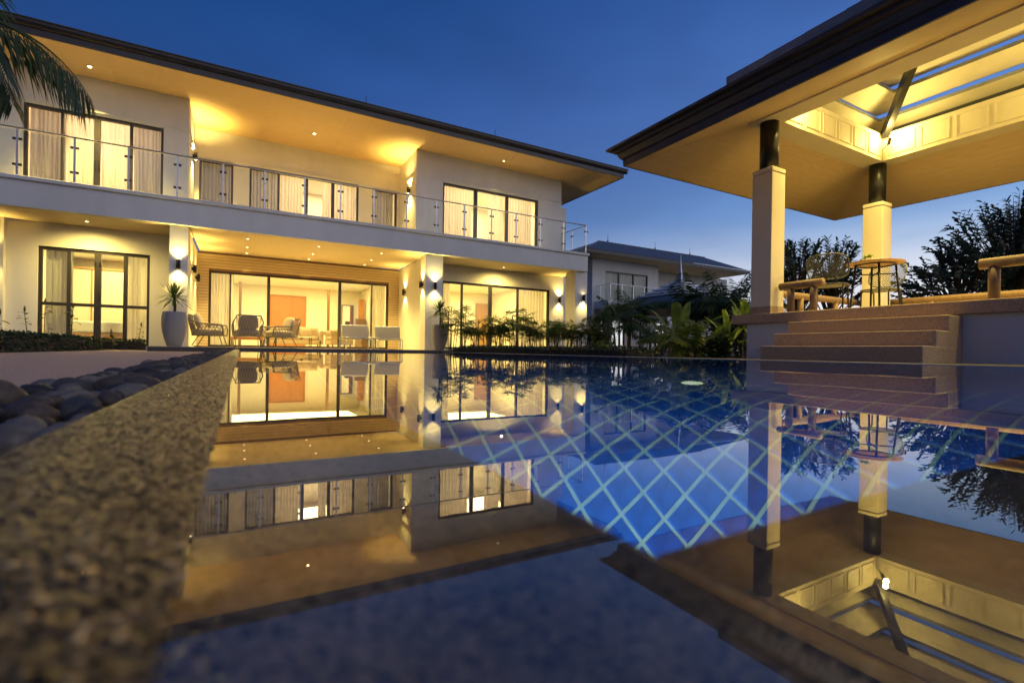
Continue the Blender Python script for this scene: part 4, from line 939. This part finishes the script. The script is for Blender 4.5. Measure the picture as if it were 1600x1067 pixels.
curtain(22.1, 27.4, 26.85, 3.6, 5.6, M_curtain, 'closed pale curtain in the unlit upstairs window of the neighbouring villa', 30, .05)
s2 = sala(23.6, 21.3, .25, 'distant pavilion with pale stepped roof and pointed spire before the neighbouring villa', False); s2.scale = (.9, .9, .8)
t = thing('garden_bench', 'dark wooden bench with slatted legs under the distant pavilion', 'bench', (22.3, 19.6, 0))
m = MB(); m.box(21.2, 23.6, 19.4, 19.9, .72, .80); m.build('seat', M_wooddk, t)
for x in (21.3, 22.0, 22.8, 23.5): m = MB(); m.box(x-.05, x+.05, 19.45, 19.85, -.05, .719); m.build('leg', M_wooddk, t)

# ------------------------------------------------------------------ plants
def rvec(e0, e1, rng=R):
    a = rng.uniform(0, 2*PI); e = rng.uniform(e0, e1); return Vector((math.cos(a)*math.cos(e), math.sin(a)*math.cos(e), math.sin(e)))
UPV = Vector((0, 0, 1))
def rhapis(x, y, z, h, n, label, spread=.3):
    r = thing('lady_palm', label, 'plant', (x, y, z), 'lady palms in front of the lit window'); st_, lv = MB(), MB()
    for i in range(n):
        bx, by = x+R.gauss(0, spread*.5), y+R.gauss(0, spread*.4); hh = h*R.uniform(.5, .88); lean = Vector((R.gauss(0, .07), R.gauss(0, .07), 0))
        st_.tube([(bx, by, z), tuple(Vector((bx, by, z+hh))+lean)], [.013, .010], 5, False); top = Vector((bx, by, z+hh))+lean
        for f in range(R.randint(5, 7)):
            d = rvec(-.05, 1.1); base = top-Vector((0, 0, R.uniform(0, .45)*hh)); pet = R.uniform(.10, .22); tip = base+d*pet
            st_.tube([tuple(base), tuple(tip)], [.004, .003], 3, False)
            side = d.cross(UPV)
            side = side.normalized() if side.length > .01 else Vector((1, 0, 0))
            nl = R.randint(6, 9)
            for k in range(nl):
                a = (k/(nl-1)-.5)*3.0; ld = d*math.cos(a)+side*math.sin(a)
                lv.leaf(tip, ld, ld.cross(d.cross(side)), R.uniform(.19, .30), .027, R.uniform(.2, .55))
    st_.build('stem', M_bark, r); lv.build('leaves', L_rhap, r)
rl = ['tallest lady palm next to the pale pot at the middle column', 'lady palm second from the pale pot, low in front of the first pane', 'lady palm third from the pale pot under the first window mullion',
      'bushy lady palm between the first and the thick mullion', 'lady palm with raised fans before the thick window mullion', 'lady palm with long arching fans just past the thick mullion', 'lady palm midway along the window, before the third pane',
      'lady palm before the last mullion of the ground floor window', 'lady palm before the white curtain of the ground floor window', 'lady palm before the dark frame at the end of the ground floor window',
      'lady palm before the lit wall lamp at the window end', 'last lady palm of the row before the end column']
rp = [(5.28, 12.95, 1.45, 11), (5.55, 12.2, .95, 8), (5.95, 12.3, 1.12, 8), (6.4, 12.1, 1.05, 9), (6.75, 12.25, 1.28, 10), (7.25, 12.2, 1.27, 10), (7.7, 12.3, 1.0, 9), (8.1, 12.1, 1.02, 9), (8.5, 12.3, .92, 8), (8.95, 12.2, 1.0, 9), (9.45, 12.3, 1.12, 10), (10.0, 12.15, .95, 9)]
for (x, y, h, n), lb in zip(rp, rl): rhapis(x, y, -.01, h, n, lb)
def frond(lv, st_, base, d0, L, nl, ll, lw, droop, hang=.4, seg=10, vshape=.5):
    """feather leaf: a bending rachis with leaflets along both sides"""
    p = Vector(base); d = Vector(d0).normalized(); pts = [p.copy()]; ds = [d.copy()]
    for i in range(seg):
        p = p+d*L/seg; d = (d+Vector((0, 0, -droop/seg))).normalized(); pts.append(p.copy()); ds.append(d.copy())
    st_.tube([tuple(q) for q in pts], [max(.003, .014*L*(1-i/(seg+1))) for i in range(seg+1)], 5, False)
    for i in range(nl):
        t = .12+.88*i/nl; f = t*seg; k = min(seg-1, int(f)); q = pts[k].lerp(pts[k+1], f-k); dd = ds[k]
        side = dd.cross(UPV)
        side = side.normalized() if side.length > .02 else Vector((1, 0, 0))
        nrm = side.cross(dd); s_len = ll*(math.sin(PI*(.15+.8*t))**.6)
        for s in (-1, 1):
            ld = (side*s*R.uniform(.75, .95)+dd*R.uniform(.45, .75)+nrm*vshape*R.uniform(.2, .6)-Vector((0, 0, hang))).normalized()
            lv.leaf(q, ld, dd, s_len*R.uniform(.85, 1.1), lw, R.uniform(.3, .7))
def feather_palm(x, y, z, h, nf, L, label, leaf=None, group=None, ll=.3, lw=.028, stems=3, droop=1.2, cat='palm', name='areca_palm', e0=.35):
    r = thing(name, label, cat, (x, y, z), group); st_, lv, tr = MB(), MB(), MB()
    for s in range(stems):
        bx, by = x+R.gauss(0, .12*stems/3), y+R.gauss(0, .12*stems/3); hh = h*R.uniform(.55, 1); tr.tube([(bx, by, z), (bx+R.gauss(0, .06), by+R.gauss(0, .06), z+hh)], [.04, .028], 7, False)
        for f in range(max(3, nf//stems)): frond(lv, st_, (bx, by, z+hh-R.uniform(0, .15)), rvec(e0, 1.3), L*R.uniform(.75, 1.1), 22, ll, lw, droop*R.uniform(.8, 1.3))
    tr.build('trunk', M_bark, r); st_.build('leaf_stalk', leaf or L_dark, r); lv.build('leaves', leaf or L_dark, r)
def shrub(x, y, z, h, w_, n, label, leaf=None, ll=.09, lw=.04, group=None, cat='shrub', name='shrub', sub=7):
    r = thing(name, label, cat, (x, y, z), group); st_, lv = MB(), MB()
    for i in range(n):
        d = rvec(.6, 1.45); p = Vector((x+R.gauss(0, w_*.12), y+R.gauss(0, w_*.12), z)); L = h*R.uniform(.55, 1.0); pts = [p.copy()]
        for k in range(sub):
            p = p+Vector((d.x*w_*.5/max(.2, h), d.y*w_*.5/max(.2, h), d.z))*(L/sub); d = (d+Vector((R.gauss(0, .14), R.gauss(0, .14), R.gauss(.0, .1)))).normalized(); pts.append(p.copy())
        st_.tube([tuple(q) for q in pts], [.010*(1-k/(sub+1.5)) for k in range(sub+1)], 4, False)
        for k in range(2, sub+1):
            for q in range(4):
                o = pts[k-1].lerp(pts[k], R.random()); ld = rvec(-.35, .9); lv.leaf(o, ld, rvec(-.5, .5), ll*R.uniform(.7, 1.25), lw, R.uniform(.1, .5))
    st_.build('branches', M_bark, r); lv.build('leaves', leaf or L_dark, r)
def broadleaf(x, y, z, n, L, w_, label, leaf, name='broadleaf_plant', e0=.5, droop=.6, group=None):
    """clump of large paddle leaves on stalks, each blade split into ribs"""
    r = thing(name, label, 'plant', (x, y, z), group); st_, lv = MB(), MB()
    for i in range(n):
        d = rvec(e0, 1.35); p = Vector((x+R.gauss(0, .05), y+R.gauss(0, .05), z)); pts, ds = [p.copy()], [d.copy()]
        for k in range(12):
            p = p+d*L/12; d = (d+Vector((0, 0, -droop/12*(k/5)))).normalized(); pts.append(p.copy()); ds.append(d.copy())
        st_.tube([tuple(q) for q in pts], [.012*(1-k/14) for k in range(13)], 5, False)
        for s in (-1, 1):
            for k in range(4, 12):
                dd = ds[k]; side = dd.cross(UPV); side = side.normalized() if side.length > .02 else Vector((1, 0, 0)); wv = w_*math.sin(PI*(k-3.2)/9.2)**.7; up_ = Vector((0, 0, .25))
                wv2 = w_*max(0, math.sin(PI*min(1, (k-2.2)/9.2)))**.7
                lv.quad(tuple(pts[k]), tuple(pts[k+1]), tuple(pts[k+1]+(side*s+up_)*wv2*.5+dd*.03), tuple(pts[k]+(side*s+up_)*wv*.5+dd*.03))
    st_.build('leaf_stalk', leaf, r); lv.build('leaves', leaf, r)
# right end of the bed, between the villa and the pavilion
shrub(9.3, 11.6, -.01, 1.35, .7, 16, 'leafy shrub with round leaves rising before the last villa column', L_rhap, .12, .07)
shrub(8.3, 10.0, -.05, .45, .7, 18, 'low lime green shrub at the hedge before the dark palms', L_lime, .09, .045)
shrub(8.9, 10.6, -.05, .55, .7, 18, 'low green shrub behind the lime shrub by the pool bed', L_rhap, .09, .04)
feather_palm(10.1, 11.6, -.05, 1.35, 20, 1.0, 'dark bushy palm just right of the villa end column', L_dark, 'dark palms before the neighbouring villa', .34, .03)
feather_palm(11.0, 12.0, -.05, 1.55, 18, 1.0, 'dark palm whose fronds reach the neighbouring balcony', L_dark, 'dark palms before the neighbouring villa', .32, .03)
feather_palm(10.6, 10.4, -.05, .6, 12, .8, 'lower green palm in front of the dark palms by the villa', L_rhap, 'dark palms before the neighbouring villa', .28, .03)
feather_palm(12.7, 10.9, -.05, 1.75, 27, 1.25, 'large dark palm covering the side of the distant stepped roof', L_dark, 'dark palms before the neighbouring villa', .42, .035)
feather_palm(12.2, 9.4, -.05, 1.9, 27, 1.3, 'large dark palm next to the first pavilion column, tall and dense', L_dark, 'dark palms before the neighbouring villa', .42, .035)
feather_palm(11.4, 8.1, -.05, 1.6, 18, 1.1, 'dark palm squeezed beside the pavilion column', L_dark, 'dark palms before the neighbouring villa', .36, .032)
shrub(13.2, 10.2, -.05, 2.4, 1.7, 60, 'dense dark bush filling the gap behind the big palms', L_dark, .15, .06)
shrub(11.9, 8.6, -.05, 2.1, 1.5, 55, 'dense dark bush behind the pavilion corner', L_dark, .15, .06)
broadleaf(8.45, 7.6, -.05, 6, 1.45, .19, 'banana like plant with long arching lime leaves', L_lime, 'arching_leaf_plant', .75, 1.5)
feather_palm(7.5, 6.75, -.03, .35, 12, .75, 'drooping green fern palm left of the pavilion deck', L_rhap, 'fern palms beside the pavilion deck', .24, .028, 3, 1.5)
feather_palm(7.05, 6.1, -.03, .30, 14, .75, 'drooping green fern palm close to the pavilion deck corner', L_rhap, 'fern palms beside the pavilion deck', .24, .028, 3, 1.5)
shrub(7.0, 5.45, -.03, .55, .6, 26, 'green shrub against the white deck wall of the pavilion', L_rhap, .10, .045)
broadleaf(7.35, 5.75, -.03, 9, .62, .16, 'small clump of broad leaves under the deck slab corner', L_rhap, 'broadleaf_plant', .7, .9)
broadleaf(7.75, 5.85, .1, 6, .8, .11, 'lime green strap leaved plant beside the first pavilion column', L_lime, 'strap_leaf_plant', .8, .7)
for i, (x, y) in enumerate([(8.2, 5.75), (8.75, 5.65), (9.35, 5.8)]):
    broadleaf(x, y, .2, 10, .95, .17, ['leafy plant behind the short log rail', 'leafy plant behind the wire chair by the log rail', 'leafy plant behind the back column foot'][i], L_rhap, 'broadleaf_plant', .7, .9)
shrub(11.6, 4.6, .2, 1.0, .6, 12, 'small green shrub behind the far wire chair', L_rhap, .16, .05)
# trees with narrow hanging leaves against the bright sky
def leafy_tree(x, y, z, h, rad, ntw, label, cz=None):
    r = thing('broadleaf_tree', label, 'tree', (x, y, z), 'trees behind the pavilion'); tr, lv = MB(), MB(); cz = cz or z+h*.62
    tr.tube([(x, y, z), (x+.05, y, z+h*.3), (x-.05, y+.05, z+h*.55)], [.10, .075, .05], 8, False)
    for i in range(ntw):
        d = rvec(-.35, 1.5); q = R.random()**.5; tip = Vector((x, y, cz))+Vector((d.x*rad, d.y*rad, d.z*(h+z-cz)))*(.45+.6*q)
        root = Vector((x, y, z+h*R.uniform(.2, .55))); mid = root.lerp(tip, .55)+Vector((0, 0, .12*h*R.uniform(-.3, .6)))
        tr.tube([tuple(root), tuple(mid), tuple(tip)], [.022, .012, .004], 4, False)
        td = (tip-mid).normalized(); side = td.cross(UPV)
        side = side.normalized() if side.length > .02 else Vector((1, 0, 0))
        for k in range(15):
            t = k/14; o = mid.lerp(tip, .25+.75*t); sg = -1 if k % 2 else 1
            ld = td*R.uniform(.5, 1.0)+side*sg*R.uniform(.5, 1.0)+Vector((0, 0, R.uniform(-.35, .45))); lv.leaf(o, ld, td.cross(ld), R.uniform(.15, .26), .05, R.uniform(.15, .55))
    tr.build('trunk', M_bark, r); lv.build('crown', L_tree, r)
leafy_tree(12.95, 7.7, .0, 3.15, .9, 80, 'slender tree right behind the first pavilion column')
leafy_tree(13.9, 7.35, .0, 3.2, .95, 85, 'slender tree behind the wire chair, between the two pavilion columns')
leafy_tree(16.9, 4.6, .0, 4.1, 1.7, 240, 'big dark leafy tree at the picture edge behind the log rail', 2.6)
leafy_tree(16.1, 5.45, .0, 3.0, 1.35, 120, 'lower part bush with loose hanging twigs beside the big dark tree', 1.9)
# hedges
def hedge(x0, x1, y0, y1, z0, z1, dens, label, ll=.045, name='hedge'):
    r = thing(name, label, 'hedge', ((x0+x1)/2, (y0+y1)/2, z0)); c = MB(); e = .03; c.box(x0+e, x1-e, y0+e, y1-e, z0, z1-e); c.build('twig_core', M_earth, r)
    lv = MB(); A_ = [((x1-x0)*(y1-y0), 'z'), ((z1-z0)*(y1-y0), 'x0'), ((z1-z0)*(y1-y0), 'x1'), ((z1-z0)*(x1-x0), 'y0'), ((z1-z0)*(x1-x0), 'y1')]
    for a, k in A_:
        for i in range(int(a*dens)):
            x, y, z = R.uniform(x0, x1), R.uniform(y0, y1), R.uniform(z0, z1); nrm = Vector((0, 0, 1))
            if k == 'z': z = z1-R.uniform(-.01, .05)
            elif k == 'x0': x = x0+R.uniform(-.01, .04); nrm = Vector((-1, 0, 0))
            elif k == 'x1': x = x1-R.uniform(-.01, .04); nrm = Vector((1, 0, 0))
            elif k == 'y0': y = y0+R.uniform(-.01, .04); nrm = Vector((0, -1, 0))
            else: y = y1-R.uniform(-.01, .04); nrm = Vector((0, 1, 0))
            d = (nrm*.7+rvec(-.6, 1.2)).normalized(); lv.leaf((x, y, z), d, rvec(-1, 1), ll*R.uniform(.7, 1.3), ll*.55, .2)
    lv.build('leaves', L_hedge, r)
hedge(-2.75, -2.13, 3.0, 11.0, -.05, .165, 900, 'long low clipped hedge beside the pinkish path')
hedge(-2.75, -1.72, 12.2, 12.75, -.05, .16, 900, 'short low hedge block in front of the bedroom window near the tall pot')
hedge(4.17, 4.7, 4.6, 10.3, -.02, .11, 900, 'long dark ground hedge along the garden side of the pool', .04)
hedge(5.0, 10.4, 11.0, 11.5, -.02, .16, 700, 'dark low hedge at the foot of the lady palms', .045)
def sprout(x, y, z, h, label):
    r = thing('leafy_sprout', label, 'plant', (x, y, z), 'sprouts behind the hedge'); st_, lv = MB(), MB(); tip = Vector((x+R.gauss(0, .05), y, z+h)); st_.tube([(x, y, z), tuple(tip)], [.008, .004], 5, False)
    for k in range(16):
        o = Vector((x, y, z)).lerp(tip, .35+.65*k/15); d = rvec(-.1, .7); lv.leaf(o, d, d.cross(UPV), R.uniform(.09, .16), .055, .4)
    lv.leaf(tip, UPV, Vector((1, 0, 0)), .12, .03, 0); st_.build('stem', M_bark, r); lv.build('leaves', L_dark, r)
for x, y, h, lb in ((-3.25, 10.2, .45, 'leafy sprout behind the hedge before the curtain end of the bedroom window'), (-2.95, 10.6, .52, 'leafy sprout with a pointed tip before the wardrobe'), (-2.7, 10.3, .62, 'tallest leafy sprout with a pointed tip before the bedroom window'), (-2.45, 10.6, .60, 'leafy sprout just left of the middle window mullion'), (-2.1, 11.8, .25, 'tiny sprout under the bed at the hedge'), (-1.92, 12.9, .42, 'thin sprout before the bed post')):
    sprout(x, y, -.03, h*1.1, lb)
# coconut palm whose fronds hang in from the side
cp_ = thing('coconut_palm', 'palm tree outside the picture whose drooping fronds hang into the top corner', 'palm', (-3.95, 9.3, -.03)); tr, st_, lv = MB(), MB(), MB()
tr.tube([(-3.95, 9.3, -.03), (-3.9, 9.25, 1.5), (-3.75, 9.2, 3.0), (-3.55, 9.15, 4.15)], [.15, .12, .10, .10], 12, False)
PT = (-3.55, 9.15, 4.2)
FR = [((.95, -.1, .55), 2.1, 2.5), ((.85, .35, .80), 2.0, 2.3), ((.75, -.65, .35), 1.8, 2.3), ((.85, -.45, -.05), 1.55, 1.9), ((.3, .9, .5), 1.6, 1.9), ((-.8, .4, .5), 1.7, 1.9), ((-.6, -.7, .5), 1.6, 1.8), ((-.9, -.1, .2), 1.6, 1.8), ((.2, .3, 1.0), 1.3, 1.2), ((0.1, -1, .4), 1.5, 2)]
for d, L_, dr in FR: frond(lv, st_, PT, d, L_, 36, .62, .028, dr, .9, 14, .15)
tr.build('trunk', M_bark, cp_); st_.build('leaf_stalk', L_palm, cp_); lv.build('fronds', L_palm, cp_)

# ------------------------------------------------------------------ river stones between path and coping
M_riv = [mat('river_stone_%s' % n, c, .55, .4, 3, .2, 9) for n, c in (('black', (.035, .03, .026)), ('slate', (.068, .057, .048)), ('brown', (.085, .06, .042)), ('grey', (.19, .155, .12)))]
rs_ = random.Random(21); pos = []; proto = []
for m_ in M_riv:
    for q in range(4):
        mb = MB(); mb.blob((0, 0, 0), 1, rs_.uniform(.6, .85), rs_.uniform(.42, .6), 0, 14, 8, .05, rs_, rs_.uniform(.85, 1.05)); o = mb.build('river_stone', m_, None, True); proto.append(o.data); bpy.data.objects.remove(o)
y = .14
while y < 10.3:
    sz = rs_.choice((.013, .016, .019, .022, .026, .031))*rs_.uniform(.85, 1.1); x = -.25+rs_.uniform(0, .02)
    while x < -.10:
        pos.append((x, y+rs_.uniform(-.014, .014), sz*rs_.uniform(.75, 1.3))); x += sz*rs_.uniform(1.55, 1.95)
    y += sz*1.5
far = MB(); stones = sorted(pos, key=lambda t: t[1])
for i, (x, y, s) in enumerate(stones):
    z = -.018+rs_.uniform(-.012, .010)
    if i < 300:
        pk = rs_.randrange(16); o = bpy.data.objects.new('river_stone', proto[pk]); COL.objects.link(o); o.location = (min(x, -.088-s*.5), y, z); o.scale = (s*rs_.uniform(.8, 1.15),)*3; o.scale.z *= rs_.uniform(.85, 1.25)
        o.rotation_euler = (rs_.uniform(-.5, .5), rs_.uniform(-.5, .5), rs_.uniform(0, 6.28))
        tag(o, 'smooth %s river stone in the strip between the path and the pool coping' % ('black', 'dark slate', 'dull brown', 'pale grey')[pk//4], 'stone', 'river stones beside the coping')
    else: far.blob((min(x, -.088-s*.5), y, z), s, s*.72, s*.45, rs_.uniform(0, 6.28), 9, 5, .05, rs_, .95)
tag(far.build('far_river_stones', M_riv[1], None, True), 'mass of small dark river stones farther along the coping towards the terrace', 'stones', None, 'stuff')
